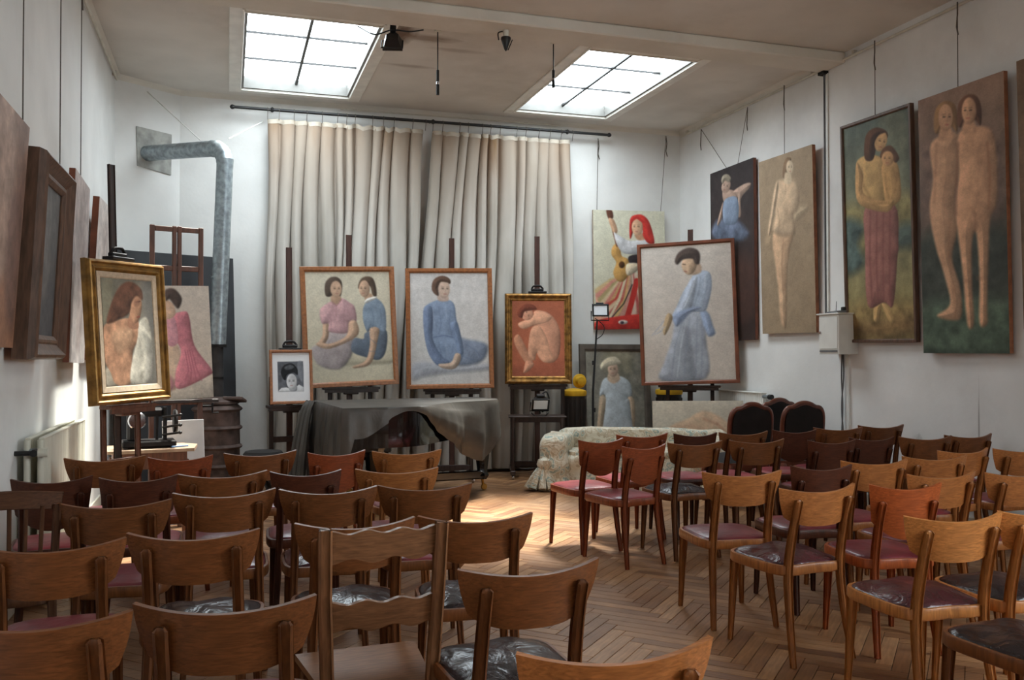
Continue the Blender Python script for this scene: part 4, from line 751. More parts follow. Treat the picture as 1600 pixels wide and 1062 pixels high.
curtain('beige pleated curtain on the right, behind the blue dress pastel', 2.33, 4.12, 2.10, 4.16, 8, 12)

# ------------------------------------------------------------------ grand piano under its cover
px0, py0, prz = .835, 9.29, R(5)                            # far left corner (keyboard end of the spine); x runs along the spine
t = thing('grand_piano', 'black grand piano half hidden under a dark cover', 'piano', (px0, py0, 0), prz)
bent = [(0, -1.42), (.42, -1.42)] + [tuple(p)[:2] for p in cat_rom([(.42, -1.42, 0), (.72, -1.36, 0), (1.0, -1.12, 0), (1.3, -.86, 0), (1.62, -.74, 0), (1.86, -.58, 0), (1.93, -.34, 0), (1.86, -.08, 0), (1.72, 0, 0)], 6)]
outl = [(x * .95, y) for x, y in bent] + [(0, 0)]
sc_ = lambda k, o: [(o[0] + (x - o[0]) * k, o[1] + (y - o[1]) * k) for x, y in outl]
MB().prism(sc_(.985, (.9, -.6)), .60, .93).build('case', M['piano'], t)
MB().prism(outl, .932, .952).build('lid', M['piano'], t)
MB().box((.22, -.71, .585), (.46, 1.30, .06), b=.01).box((.24, -.71, .53), (.40, 1.18, .05), b=.01).box((.28, -.71, .485), (.3, .8, .04), b=.01).build('key_bed', M['piano'], t, smooth=False)
for x, y in ((.32, -1.28), (.32, -.14), (1.70, -.34)):
    l = MB().lathe([(.05, .12), (.075, .16), (.055, .2), (.085, .42), (.1, .56), (.11, .6)], (x, y, 0), 8).build('leg', M['piano'], t)
    MB().lathe([(.008, -.016), (.03, -.016), (.036, 0), (.03, .016), (.008, .016)], (x + .02, y, .037), 14, 'y').tube([(x, y, .13), (x + .01, y, .05)], .014).build('caster', M['brass'], l)
MB().box((1.02, -.34, .17), (1.35, .11, .09), b=.012).build('stretcher', M['piano'], t, smooth=False)
MB().box((.32, -.71, .17), (.11, 1.2, .08), b=.012).build('stretcher', M['piano'], t, smooth=False)
for y in (-.78, -.64): MB().tube([(.45, y, .48), (.47, y, .16)], .016).build('lyre_post', M['piano'], t)
MB().box((.47, -.71, .13), (.14, .34, .07), b=.012).build('lyre_box', M['piano'], t, smooth=False)
# cover: top sheet and hanging skirt with its swags
cv = thing('piano_cover', 'dark grey vinyl cover draped over the grand piano', 'cover', (px0, py0, 0), prz)
ring = []; dense = []
loop = outl + [outl[0]]
for (x, y), (x2, y2) in zip(loop, loop[1:]):
    L = math.hypot(x2 - x, y2 - y); n = max(1, int(L / .03))
    for k in range(n): dense.append((x + (x2 - x) * k / n, y + (y2 - y) * k / n))
cum = [0]
for a, b in zip(dense, dense[1:] + dense[:1]): cum.append(cum[-1] + math.hypot(b[0] - a[0], b[1] - a[1]))
tot = cum[-1]; nD = len(dense)
def hang(x, y):                                             # how far the cover falls at this edge point
    if x <= .01: return .74 + .04 * math.sin(y * 9)
    if y > -.01: return .35
    key = [(0, .27), (.20, .27), (.36, .16), (.52, .03), (.66, .025), (.78, .10), (.95, .27), (1.15, .42), (1.36, .56), (1.54, .62), (1.66, .5), (1.76, .32), (1.9, .2)]
    for (a, ha), (b, hb) in zip(key, key[1:]):
        if a <= x <= b: return ha + (hb - ha) * (x - a) / (b - a)
    return .3
def nrm(i):
    a, b = dense[i - 1], dense[(i + 1) % nD]; dx, dy = b[0] - a[0], b[1] - a[1]; L = math.hypot(dx, dy) + 1e-9; return dy / L, -dx / L
hs = [hang(*p) for p in dense]; hs = [sum(hs[(i + k) % nD] for k in range(-2, 3)) / 5 for i in range(nD)]
nv = 14; vs = []; fs = []
for i, (x, y) in enumerate(dense):
    nx, ny = nrm(i); s_ = cum[i]
    for j in range(nv):
        v = j / (nv - 1); h = hs[i] * v; w = math.sin(s_ * 17 + 2 * math.sin(s_ * 3)) * .022 * min(1, h / .4) * (.35 if x < .5 and y < -1.3 else 1) + math.sin(s_ * 41) * .008 * min(1, h / .3)
        swag = .10 * math.exp(-((x - 1.15) / .32) ** 2) * math.sin(math.pi * min(1, v)) if y < -.3 and x > .7 else 0
        off = .012 + .03 * min(1, h / .35) + w + swag * .6; zz = .962 - (h if j else 0) - (.0 if j else 0)
        if swag: zz += -.02 * math.sin(6 * math.pi * v) * math.exp(-((x - 1.3) / .3) ** 2)
        vs.append((x + nx * off * (1 if j else .2), y + ny * off * (1 if j else .2), zz))
for i in range(nD):
    i2 = (i + 1) % nD
    for j in range(nv - 1): fs.append((i * nv + j, i2 * nv + j, i2 * nv + j + 1, i * nv + j + 1))
skm = MB().add(vs, [tuple(reversed(f)) for f in fs]); skm.build('skirt', M['vinyl'], cv, ang=42)
mb = MB(); vs = [(x * (1 - .0) + nrm(i)[0] * .003, y + nrm(i)[1] * .003, .962) for i, (x, y) in enumerate(dense)]; mb.add(vs, [tuple(range(nD))]); mb.build('top_sheet', M['vinyl'], cv, smooth=False)
mb = MB()
for k in range(3):
    mb.tube(cat_rom([(-.02 - .02 * k, -.1 + .05 * k, .955), (-.07 - .025 * k, -.14 + .05 * k, .85), (-.12 - .03 * k, -.2 + .06 * k, .6), (-.16 - .03 * k, -.24 + .07 * k, .3), (-.17 - .03 * k, -.26 + .07 * k, .04)], 5), [.02 + .0017 * q for q in range(21)], 8)
mb.build('gathered_fold', M['vinyl'], cv)

# ------------------------------------------------------------------ stove, pipe, board and the machine table in the left corner
SX, SY = -.10, 9.60
t = thing('stove', 'rusty ribbed cast iron stove with a black board behind', 'stove', (SX, SY, 0))
prof = [(.16, .10), (.235, .12)]
for k in range(4): z = .14 + k * .19; prof += [(.225, z), (.222, z + .14), (.24, z + .15), (.25, z + .165), (.24, z + .18)]
MB().lathe(prof + [(.225, .9), (.19, .93)], n=32).build('body', M['rust'], t, ang=50)
MB().lathe([(.19, .925), (.215, .93), (.215, .95), (.15, .985), (.09, 1.0)], n=32).build('lid', M['rust'], t, ang=50)
for k in range(3): a = k * 2.1 + .4; MB().bar([(.16 * math.cos(a), .16 * math.sin(a), .12), (.22 * math.cos(a), .22 * math.sin(a), 0)], .05, .03).build('leg', M['rust'], t)
MB().box((.17, -.10, .97), (.2, .16, .03), rz=-.3, rx=-.25, b=.006).box((.17, -.11, .985), (.13, .09, .02), rz=-.3, rx=-.25, b=.004).build('damper_door', M['rust'], t, smooth=False)
MB().tube([(.2, -.2, .1), (.26, -.28, .14)], .035, 12).build('ash_knob', M['soot'], t)
pp = thing('stove_pipe', 'galvanised stove pipe bending from the stove to the corner wall', 'pipe', (SX, SY, 0))
MB().tube([(0, 0, .99), (.0, 0, 1.2), (0, 0, 1.52)], [.062, .06, .058], 20).build('lower_pipe', M['soot'], pp)
MB().tube([(0, 0, 1.50), (0, 0, 1.53)], .092, 20).build('collar', M['iron'], pp); MB().tube([(0, 0, 1.18), (0, 0, 1.2)], .066, 20).build('collar', M['iron'], pp)
MB().tube([(0, 0, 1.53), (.066, 0, 3.40)], .083, 24).tube([(.02, 0, 2.2), (.0215, 0, 2.22)], .087, 24).build('upper_pipe', M['galv'], pp)
wp = diag(.36, 0, 3.60) - Vector((SX, SY, 0)); e0 = Vector((.066, 0, 3.38)); e2 = e0 + Vector((0, 0, .17)); dirh = (Vector((wp.x, wp.y, 0)) - Vector((e0.x, 0, 0))).normalized()
el = [e0] + [e0 + Vector((0, 0, .17)) * math.sin(a) + dirh * .17 * (1 - math.cos(a)) for a in [R(10 * k) for k in range(1, 10)]]
rr = [.084 + (.005 if k % 2 else 0) for k in range(len(el))]
MB().tube(el, rr, 24).build('elbow', M['galv'], pp, ang=20)
MB().tube([el[-1], el[-1] + (wp - el[-1]) * .5, wp + (wp - el[-1]).normalized() * .02], [.083, .082, .082], 24).build('horizontal_pipe', M['galv'], pp)
mb = MB()
ptch = [diag(.24, .004, 3.87), diag(.655, .004, 3.86), diag(.65, .004, 3.41), diag(.25, .004, 3.45)]
bk = [p - Vector((math.sin(da), -math.cos(da), 0)) * .01 for p in ptch]; frp = [p + Vector((math.sin(da), -math.cos(da), 0)) * .012 for p in ptch]
mb.add(bk + frp, [(3, 2, 1, 0), (4, 5, 6, 7), (0, 1, 5, 4), (1, 2, 6, 5), (2, 3, 7, 6), (3, 0, 4, 7)]); o = mb.build('trim_7', M['cement'], smooth=False); struct(o)['label'] = 'grey cement patch around the stove pipe'
for a, b, lb in ((diag(.36, .01, 4.27), Vector((-.28, 9.87, 3.66)), 'white string from the corner wall down to the stove pipe'), (Vector((.0, 9.62, 3.64)), Vector((.38, YB - .02, 4.10)), 'white string from the stove pipe up to the curtain rod')):
    tag(MB().tube([a, b], .006, 6).build('support_string', M['string']), lb, 'string')
t = thing('black_board', 'large black board leaning in the corner behind the stove', 'board', (-.43, 10.0, 0), R(27)); t.rotation_euler = (R(-3), 0, R(27))
MB().box((0, .06, 1.25), (1.27, .025, 2.5), b=.003).build('panel', M['blackboard'], t, smooth=False); MB().box((0, .075, 2.46), (1.25, .03, .06)).box((0, .075, .1), (1.25, .03, .06)).build('batten', M['easel'], t, smooth=False)
t = thing('machine_table', 'small wooden table with a pale top under the black machine', 'table', (-.58, 7.75, 0), R(8))
MB().prism([(-.33, -.24), (.30, -.24), (.36, .10), (.26, .24), (-.33, .24)], .665, .69).build('table_top', M['tabletop'], t, smooth=False)
MB().box((-.02, 0, .60), (.54, .42, .13), b=.004).build('apron', M['tableleg'], t, smooth=False)
for x in (-.28, .24):
    for y in (-.19, .19): MB().box((x, y, .30), (.05, .05, .6), b=.004).build('leg', M['tableleg'], t, smooth=False)
t = thing('sewing_machine', 'black antique machine with levers on the small table', 'machine', (-.60, 7.72, .69), R(8))
MB().box((0, 0, .035), (.40, .24, .05), b=.01).build('base', M['iron'], t, smooth=False)
for x in (-.17, .17):
    for y in (-.1, .1): MB().lathe([(.018, 0), (.02, .008), (.014, .016)], (x, y, 0), 10).build('foot', M['rubber'], t)
MB().box((-.11, .02, .17), (.10, .14, .24), b=.02).box((-.02, .02, .28), (.26, .12, .07), b=.02).build('arm', M['iron'], t, smooth=False)
MB().lathe([(.02, -.02), (.06, -.018), (.07, 0), (.06, .018), (.02, .02)], (-.09, -.08, .22), 18, 'y').build('dial', M['chrome'], t)
MB().lathe([(.01, -.015), (.09, -.015), (.10, 0), (.09, .015), (.01, .015)], (.20, .02, .20), 22, 'x').build('hand_wheel', M['iron'], t)
for z in (.10, .16, .24): MB().tube([(.10, -.06, z), (.22, -.13, z + .02)], .009).lathe([(.0, -.016), (.015, -.008), (.016, .006), (.0, .016)], (.225, -.133, z + .021), 10).build('lever', M['iron'], t)
MB().tube([(.12, -.02, .05), (.12, -.02, .32)], .016).tube([(.06, -.02, .05), (.06, -.02, .26)], .012).build('needle_post', M['iron'], t)
tag(MB().tube([(-.42, 7.60, .70), (-.30, 7.66, .70)], .006).build('pen', M['blue']), 'blue pen lying on the pale table top', 'pen')
t = thing('white_panel', 'small white panel leaning beside the stove', 'panel', (-.33, 8.02, .0), R(15)); t.rotation_euler = (R(-8), 0, R(15)); MB().box((0, 0, .445), (.34, .012, .87), b=.002).build('board', M['paper'], t, smooth=False)
t = thing('stool', 'low black cushioned stool left of the piano', 'stool', (.33, 8.95, 0))
MB().lathe([(.16, .44), (.18, .45), (.19, .475), (.17, .50), (.05, .505)], n=28).build('seat', M['velvet'], t); MB().tube([(0, 0, .44), (0, 0, .2)], .025).build('stem', M['black'], t)
for k in range(4): a = k * math.pi / 2 + .5; MB().bar([(0, 0, .24), (.12 * math.cos(a), .12 * math.sin(a), .1), (.19 * math.cos(a), .19 * math.sin(a), 0)], .03, .02).build('leg', M['black'], t)

# ------------------------------------------------------------------ radiators
t = thing('radiator', 'cream double panel radiator under the left wall pictures', 'radiator', (XL, 5.7, 0), R(90))
for k, y in enumerate((-.055, -.125)):
    p = MB().grid(lambda u, v: (u * 1.55, y - .009 - .006 * (math.sin(u * 2 * math.pi * 34) > 0), .12 + .83 * v), 137, 2).box((.775, y + .006, .535), (1.55, .012, .83)).build('panel', M['radiator'], t, smooth=False)
    MB().box((.775, y - .003, .955), (1.55, .03, .012), b=.003).build('top_grille', M['radiator'], t, smooth=False)
    MB().tube([(-.005, y, .12), (-.005, y, .95)], .017, 12).build('header_pipe', M['radiator'], t)
for z in (.16, .88): MB().tube([(.0, -.04, z), (0, -.14, z)], .022, 12).build('connector', M['galv'], t)
v = MB().tube([(-.0, -.10, .88), (-.07, -.10, .88)], .02, 12).tube([(-.05, -.10, .88), (-.05, -.0, .88)], .014, 10).build('valve', M['black'], t); MB().tube([(-.05, -.12, .88), (-.05, -.17, .88)], .026, 14).build('valve_knob', M['radiator'], v)
for x in (.3, 1.25): MB().box((x, -.03, .3), (.04, .06, .03)).box((x, -.1, .06), (.03, .03, .12)).build('bracket', M['radiator'], t, smooth=False)
t = thing('radiator', 'white radiator on the right wall behind the carved chairs', 'radiator', (XR, 9.55, 0), R(-90))
MB().grid(lambda u, v: (u * .95, -.08 - .008 * (math.sin(u * 2 * math.pi * 22) > 0), .15 + .84 * v), 90, 2).box((.475, -.06, .57), (.95, .03, .84)).build('panel', M['white'], t, smooth=False)
MB().box((.475, -.068, .998), (.95, .07, .014), b=.003).build('top_grille', M['white'], t, smooth=False)
MB().tube([(.94, -.07, .96), (1.06, -.07, .96)], .02, 12).build('valve', M['galv'], t); MB().tube([(1.05, -.07, .96), (1.10, -.07, .96)], .028, 14).build('valve_knob', M['black'], t); MB().box((.3, -.025, .4), (.05, .05, .04)).box((.3, -.06, .075), (.03, .03, .15)).box((.8, -.06, .075), (.03, .03, .15)).build('bracket', M['white'], t, smooth=False)

# ------------------------------------------------------------------ sofa in the right corner
t = thing('sofa', 'low sofa under a loose floral cover in front of the leaning canvases', 'sofa', (3.60, 9.62, 0), R(-30))
def wr(x, y, z, k=1): return k * (.014 * math.sin(13 * x + 5 * z) + .012 * math.sin(21 * z - 9 * x + 3 * y) + .008 * math.sin(37 * x + 17 * y))
def blob(name, x0, x1, y0, y1, z0, z1, rnd, skirt=0, k=1, nu=56, nvv=22):
    def fn(u, v):                                           # rounded drape over a block, flaring to the floor
        a = 2 * math.pi * u; ca, sa = math.cos(a), math.sin(a); e = .32
        sx, sy = math.copysign(abs(ca) ** e, ca), math.copysign(abs(sa) ** e, sa)
        hx, hy = (x1 - x0) / 2, (y1 - y0) / 2; cx, cy = (x0 + x1) / 2, (y0 + y1) / 2
        if v < .3: q = v / .3; s_ = q; zz = z1; 
        else: s_ = 1; zz = z1 - (z1 - z0) * (v - .3) / .7
        if v < .3: r_ = max(0.02, s_ * (1 - rnd / max(hx, hy) * .5)); zz = z1 + .02 * (1 - s_)
        elif v < .45: q = (v - .3) / .15; r_ = 1 - rnd / max(hx, hy) * .5 * (1 - math.sin(q * math.pi / 2))
        else: r_ = 1
        fl = skirt * max(0, (v - .5) / .5); x = cx + sx * (hx * r_ + fl); y = cy + sy * (hy * r_ + fl)
        w = wr(x, y, zz, k) * (1 + 1.5 * max(0, v - .4)) + (.02 * math.sin(a * 9) * max(0, v - .5) if skirt else 0)
        return (x + w * ca, y + w * sa, zz + (w * .6 if v < .4 else 0))
    return MB().grid(fn, nu, nvv).build(name, M['floral'], t, ang=75)
blob('base', .05, 1.88, -.80, -.05, .0, .36, .05, .02); blob('seat_cushion', .2, 1.70, -.78, -.2, .30, .42, .06)
blob('backrest', .0, 1.90, -.24, .0, .0, .60, .10, .01, .5); blob('arm', -.06, .24, -.86, -.02, .0, .56, .10, .05, .7); blob('arm', 1.66, 1.94, -.86, -.02, .0, .54, .10, .05, .7)
o = MB()
for k in range(9):
    a = k * .7; o.tube(cat_rom([(-.07, -.9, .29), (-.09 + .06 * math.cos(a), -.92 + .04 * math.sin(a), .2), (-.10 + .15 * math.cos(a), -.95 + .09 * math.sin(a), .03)], 4), [.02, .02, .022, .025, .03, .034, .036, .04, .042], 7)
o.lathe([(.01, .21), (.07, .22), (.09, .27), (.075, .32), (.02, .35)], (-.07, -.9, 0), 12); o.build('knot', M['floral'], t, loc=(.075, .06, 0))

# ------------------------------------------------------------------ floodlights, stand, drums, cabinet and fittings
def flood(name, label, loc, rz, tilt, s=1.0, stand=True):
    t = thing(name, label, 'lamp', loc, rz); t.rotation_euler = (R(tilt), 0, rz); w, h, d = .17 * s, .13 * s, .09 * s
    vs = [(-w / 2, -d / 2, -h / 2), (w / 2, -d / 2, -h / 2), (w / 2, -d / 2, h / 2), (-w / 2, -d / 2, h / 2), (-w * .32, d / 2, -h * .3), (w * .32, d / 2, -h * .3), (w * .32, d / 2, h * .3), (-w * .32, d / 2, h * .3)]
    MB().add(vs, [(0, 1, 5, 4), (1, 2, 6, 5), (2, 3, 7, 6), (3, 0, 4, 7), (4, 5, 6, 7), (0, 3, 2, 1)]).build('housing', M['black'], t, smooth=False)
    ring_frame(w * 1.08, h * 1.08, [(0, 0), (0, -.015), (.012, -.018), (.016, -.004)]).build('bezel', M['black'], t, smooth=False, loc=(0, -d / 2, -h * .54))
    MB().box((0, -d / 2 - .004, 0), (w * .86, .006, h * .8)).build('glass', M['screen'], t, smooth=False)
    MB().tube([(-w * .56, 0, 0), (-w * .58, 0, -h * .8), (w * .58, 0, -h * .8), (w * .56, 0, 0)], .007, 8).build('yoke', M['black'], t)
    MB().box((0, .0, h * .62), (w * .5, d * .5, h * .2), b=.006).build('junction_box', M['black'], t, smooth=False); return t
f = flood('floodlight', 'black floodlight on a thin stand before the guitar player painting', (4.14, 9.66, 1.93), R(-15), -8, 1.05)
ts = thing('light_stand', 'thin black light stand behind the left end of the sofa', 'stand', (4.07, 9.70, 0))
MB().tube([(0, 0, .22), (.0, 0, 1.0), (.05, -.01, 1.82)], [.016, .014, .010], 10).build('pole', M['black'], ts)
for z in (.75, 1.3): MB().tube([(.01, 0, z), (.012, 0, z + .05)], .022, 10).build('clamp_collar', M['black'], ts)
for k in range(3): a = k * 2.094 + .5; MB().tube([(0, 0, .30), (.26 * math.cos(a), .26 * math.sin(a), .01)], .009, 8).build('leg', M['black'], ts)
MB().tube(cat_rom([(.05, .05, 1.85), (.16, .05, 1.76), (.14, .04, 1.66), (.045, .01, 1.60)], 6), .005, 6).build('cable', M['black'], ts)
f2 = flood('floodlight', 'black floodlight standing on the easel shelf under the crouching nude', (3.42, 9.72, .875), R(-10), 28, 1.1)
MB().tube(cat_rom([(0, .03, .07), (.07, .05, .11), (.11, .05, .02), (.09, .03, -.1), (.03, .0, -.13)], 5), .009, 8).build('carry_handle', M['black'], f2); MB().tube([(-.10, -.05, -.11), (-.06, -.09, -.13), (.06, -.09, -.13), (.10, -.05, -.11)], .007, 8).tube([(0, -.02, -.06), (0, -.05, -.125)], .012, 8).build('foot', M['black'], f2)
f3 = flood('floodlight', 'black floodlight fixed to the ceiling beside the left roof light', (1.36, 7.74, 4.17), R(165), 35, .95)
MB().box((0, 0.02, .14), (.05, .05, .10)).build('bracket', M['black'], f3, smooth=False)
tag(MB().tube(cat_rom([(1.05, 7.70, 4.25), (1.2, 7.72, 4.20), (1.36, 7.76, 4.27), (1.5, 7.7, 4.25), (1.62, 7.66, 4.265)], 6), .006, 6).build('lamp_cable', M['black']), 'black cable looping along the beam above the ceiling floodlight', 'cable')
for x, y, zt, zb, lb in ((1.803, 7.91, ZC, 3.78, 'bulbless pendant lamp holder hanging between the two roof lights'), (2.912, 7.89, ZC, 3.94, 'bulbless pendant lamp holder hanging before the right roof light')):
    t = thing('pendant_lamp_holder', lb, 'lamp', (x, y, zt), 0, 'bulbless pendant lamp holders'); L = zt - zb
    MB().tube([(0, 0, 0), (0, 0, -L * .66)], .0055, 8).build('cord', M['black'], t); MB().lathe([(.03, 0), (.03, -.012), (.008, -.02)], (0, 0, 0), 14).build('ceiling_cap', M['whitetrim'], t)
    MB().tube([(0, 0, -L * .62), (0, 0, -L * .8)], .013, 10).build('socket', M['rubber'], t); MB().tube([(0, 0, -L * .8), (0, 0, -L * .84)], .0135, 10).build('socket_ring', M['chrome'], t); MB().tube([(0, 0, -L * .84), (0, 0, -L)], .015, 10).build('lamp_sleeve', M['rubber'], t)
t = thing('spot_lamp', 'small cone lamp socket under the ceiling beam', 'lamp', (2.31, 7.46, 4.265))
MB().lathe([(.025, 0), (.025, -.04), (.014, -.06)], n=14).build('base', M['whitetrim'], t); MB().lathe([(.042, -.06), (.046, -.075), (.012, -.17), (.004, -.18)], n=16).build('cone', M['black'], t); MB().tube(cat_rom([(-.03, 0, -.01), (-.07, 0, -.03), (-.065, 0, -.09)], 5), .006, 6).tube([(.06, 0, -.075), (.02, 0, -.17)], .005, 6).build('hook', M['iron'], t)
for (x, y, r_, h_, lb) in ((4.04, 10.22, .14, .98, 'dark tall drum with yellow cloth left of the straw hat painting'), (5.40, 10.36, .16, .97, 'dark tall drum with yellow cloth behind the standing woman pastel')):
    t = thing('drum', lb, 'drum', (x, y, 0), 0, 'dark drums by the back wall')
    MB().lathe([(r_ * .8, 0), (r_ * .86, .03), (r_ * .92, .4), (r_, h_ - .05), (r_, h_)], n=28).build('shell', M['drum'], t)
    MB().lathe([(r_ * 1.05, h_ - .06), (r_ * 1.1, h_ - .03), (r_ * 1.06, h_), (r_ * .5, h_ + .025), (.01, h_ + .03)], n=28).build('cloth_top', M['yellow'], t)
    for k in range(10): a = k * .628; MB().bar([(r_ * 1.0 * math.cos(a), r_ * 1.0 * math.sin(a), h_ - .1), (r_ * .93 * math.cos(a), r_ * .93 * math.sin(a), .3)], .02, .012).build('stave', M['drum'], t)
t = thing('yellow_hat', 'yellow round hat-like object standing on the left drum', 'hat', (4.12, 10.24, 1.008)); MB().lathe([(.01, -.07), (.05, -.06), (.062, -.01), (.088, .0), (.088, .012), (.01, .015)], (0, 0, .088), 24, 'y').build('crown', M['yellow'], t)
t = thing('electric_cabinet', 'white metal cabinet on the right wall between the paintings', 'cabinet', (XR, 7.28, 1.43))
MB().box((-.11, 0, .19), (.22, .30, .38), b=.004).build('body', M['white'], t, smooth=False)
d_ = MB().box((-.223, 0, .205), (.008, .27, .31), b=.003).build('door', M['white'], t, smooth=False); MB().lathe([(.012, -.006), (.012, .004), (.004, .006)], (-.23, .115, .21), 12, 'x').build('lock', M['chrome'], d_)
MB().box((-.225, 0, .03), (.006, .26, .016)).build('slot', M['cable'], t, smooth=False); MB().box((-.115, 0, .387), (.25, .33, .014), b=.003).build('top_plate', M['white'], t, smooth=False)
t = thing('cordless_phone', 'small grey device with a short antenna on top of the cabinet', 'phone', (XR - .13, 7.28, 1.824)); MB().box((0, 0, .012), (.12, .17, .024), b=.006, ry=-.12).build('body', M['cable'], t, smooth=False); MB().box((.04, -.06, .035), (.05, .04, .05), b=.006).build('cradle', M['black'], t, smooth=False); MB().tube([(.04, .06, .02), (.05, .065, .12)], .003, 6).build('antenna', M['black'], t)
t = thing('cable_conduit', 'grey conduit running down the right wall to the cabinet', 'conduit', (XR, 7.60, 0))
MB().tube([(-.018, 0, 4.27), (-.018, -.01, 1.83)], .010, 10).build('tube', M['cable'], t); MB().box((-.008, -.035, 3.04), (.016, .025, 2.4)).build('channel', M['white'], t, smooth=False); MB().box((-.03, 0, 4.25), (.06, .09, .03)).build('ceiling_clip', M['iron'], t, smooth=False)
t = thing('cabinet_cables', 'cables and white channel dropping from the cabinet to the floor', 'cable', (XR, 7.28, 0))
MB().tube(cat_rom([(-.03, .05, 1.43), (-.03, .06, 1.2), (-.03, .045, .9), (-.03, .07, .5), (-.03, .06, .02)], 6), .007, 6).tube(cat_rom([(-.03, .03, 1.43), (-.03, .03, 1.2), (-.03, .06, .9), (-.03, .02, .5), (-.03, .03, .02)], 6), .007, 6).build('cable', M['cable'], t); MB().box((-.012, -.02, .73), (.024, .035, 1.40)).build('channel', M['white'], t, smooth=False)
for nm, y0, y1, x, lb in (('picture_rail', 7.64, 10.55, XR - .03, 'white hanging rail under the ceiling, right wall beyond the beam'), ('picture_rail', -1.5, 7.29, XR - .03, 'white hanging rail under the ceiling, right wall before the beam'), ('picture_rail', 4.0, 7.28, XL + .03, 'grey hanging rail under the ceiling, left wall before the beam'), ('picture_rail', 7.65, 10.1, XL + .03, 'grey hanging rail under the ceiling, left wall beyond the beam')):
    t = thing(nm, lb, 'rail', (x, y0, 4.29), 0, 'picture hanging rails'); MB().tube([(0, 0, 0), (0, y1 - y0, 0)], .013, 10).build('tube', M['whitetrim'], t)
    n = max(2, int((y1 - y0) / 1.1)); s = 1 if x > 2 else -1
    for k in range(n): MB().box((s * .012, .15 + k * (y1 - y0 - .3) / (n - 1), .02), (.05, .03, .05), b=.004).build('clip', M['whitetrim'], t, smooth=False)

# ------------------------------------------------------------------ carved armchairs
def louis(label, loc, rz):
    t = thing('carved_chair', label, 'chair', loc, rz, 'carved upholstered chairs'); zb = .5
    pth = cat_rom([(-.17, -.22, .50), (-.205, -.235, .60), (-.215, -.25, .75), (-.205, -.265, .86), (-.17, -.275, .915), (-.12, -.28, .925), (-.06, -.285, .955), (0, -.285, .965), (.06, -.285, .955), (.12, -.28, .925), (.17, -.275, .915), (.205, -.265, .86), (.215, -.25, .75), (.205, -.235, .60), (.17, -.22, .50)], 4)
    MB().tube(pth, .024, 10, sq=(1, 1)).build('back_frame', M['louis'], t); MB().tube([(p.x * .86, p.y - .012, .52 + (p.z - .5) * .93) for p in pth], .010, 8).build('carved_moulding', M['louis'], t)
    poly = [(p.x * .92, p.z - .012) for p in pth]; n = len(poly); vs = [(x, -.245 - .02 - (z - .5) * .09, z) for x, z in poly] + [(x, -.21 - (z - .5) * .09, z) for x, z in poly]
    MB().add(vs, [tuple(range(n)), tuple(range(2 * n - 1, n - 1, -1))] + [(k, n + k, n + k + 1, k + 1) for k in range(n - 1)] + [(n - 1, 2 * n - 1, n, 0)]).build('back_cushion', M['velvet'], t)
    MB().prism([tuple(p)[:2] for p in cat_rom([(-.22, -.2, 0), (.22, -.2, 0), (.27, .12, 0), (.2, .26, 0), (0, .29, 0), (-.2, .26, 0), (-.27, .12, 0)], 5, True)], .34, .41).build('seat_rail', M['louis'], t)
    MB().grid(lambda u, v: (.25 * (2 * u - 1) * (1 - .08 * (1 - v)), -.2 + .46 * v, .41 + .07 * (1 - (2 * u - 1) ** 4) * (1 - (2 * v - 1) ** 4)), 13, 13).build('seat_cushion', M['velvet'], t)
    for x, y, f in ((-.22, .2, 1), (.22, .2, 1), (-.18, -.2, -1), (.18, -.2, -1)): MB().tube(cat_rom([(x, y, .38), (x * 1.08, y + .03 * f, .28), (x, y + .01 * f, .12), (x * 1.06, y + .04 * f, .0)], 4), [.034, .036, .034, .032, .03, .027, .024, .021, .019, .018, .018, .019, .022], 8).build('leg', M['louis'], t)
    return t
louis('carved dark velvet chair nearest the aisle, in front of its pair', (4.68, 7.58, 0), R(-3)); louis('carved dark velvet chair nearest the wall cables', (5.27, 7.60, 0), R(-4)); louis('carved dark velvet chair half hidden behind the other two', (5.36, 8.20, 0), R(4))

# ------------------------------------------------------------------ the audience chairs
def seat_poly(wf=.43, wb=.36, d=.42, k=1.0):
    return [tuple(p)[:2] for p in cat_rom([(-wb / 2 * k, -.20 * k, 0), (0, -.215 * k, 0), (wb / 2 * k, -.20 * k, 0), (wf / 2 * .99 * k, .05 * k, 0), (wf / 2 * .92 * k, (d - .25) * k, 0), (wf / 4 * k, (d - .2) * k, 0), (-wf / 4 * k, (d - .2) * k, 0), (-wf / 2 * .92 * k, (d - .25) * k, 0), (-wf / 2 * .99 * k, .05 * k, 0)], 4, True)]
def seat_meshes():
    P = seat_poly(); n = len(P); mb = MB(); rings = [(.975, .405), (1.0, .412), (1.0, .446), (.985, .452), (.93, .453), (.92, .447)]; vs = []
    for k, z in rings: vs += [(x * k, y * k, z) for x, y in P]
    fs = [tuple(range(n - 1, -1, -1))] + [(i * n + a, i * n + (a + 1) % n, (i + 1) * n + (a + 1) % n, (i + 1) * n + a) for i in range(len(rings) - 1) for a in range(n)]
    fr = mb.add(vs, fs).mesh('seat_frame')
    out = []
    for dome, ru in ((.016, 0), (.03, .006)):
        mb = MB(); vs = []; rr = [(.93, .447), (.91, .456), (.85, .462), (.65, .462 + dome * .55), (.35, .462 + dome * .9), (.1, .462 + dome)]
        for k, z in rr: vs += [(x * k, y * k, z + ru * math.sin(31 * x * k + 3) * math.sin(27 * y * k + 1) * (k < .9)) for x, y in P]
        fs = [(i * n + a, i * n + (a + 1) % n, (i + 1) * n + (a + 1) % n, (i + 1) * n + a) for i in range(len(rr) - 1) for a in range(n)] + [tuple((len(rr) - 1) * n + a for a in range(n))]
        out.append(mb.add(vs, fs).mesh('seat_pad', ang=60))
    return fr, out
SEAT, PADS = seat_meshes()
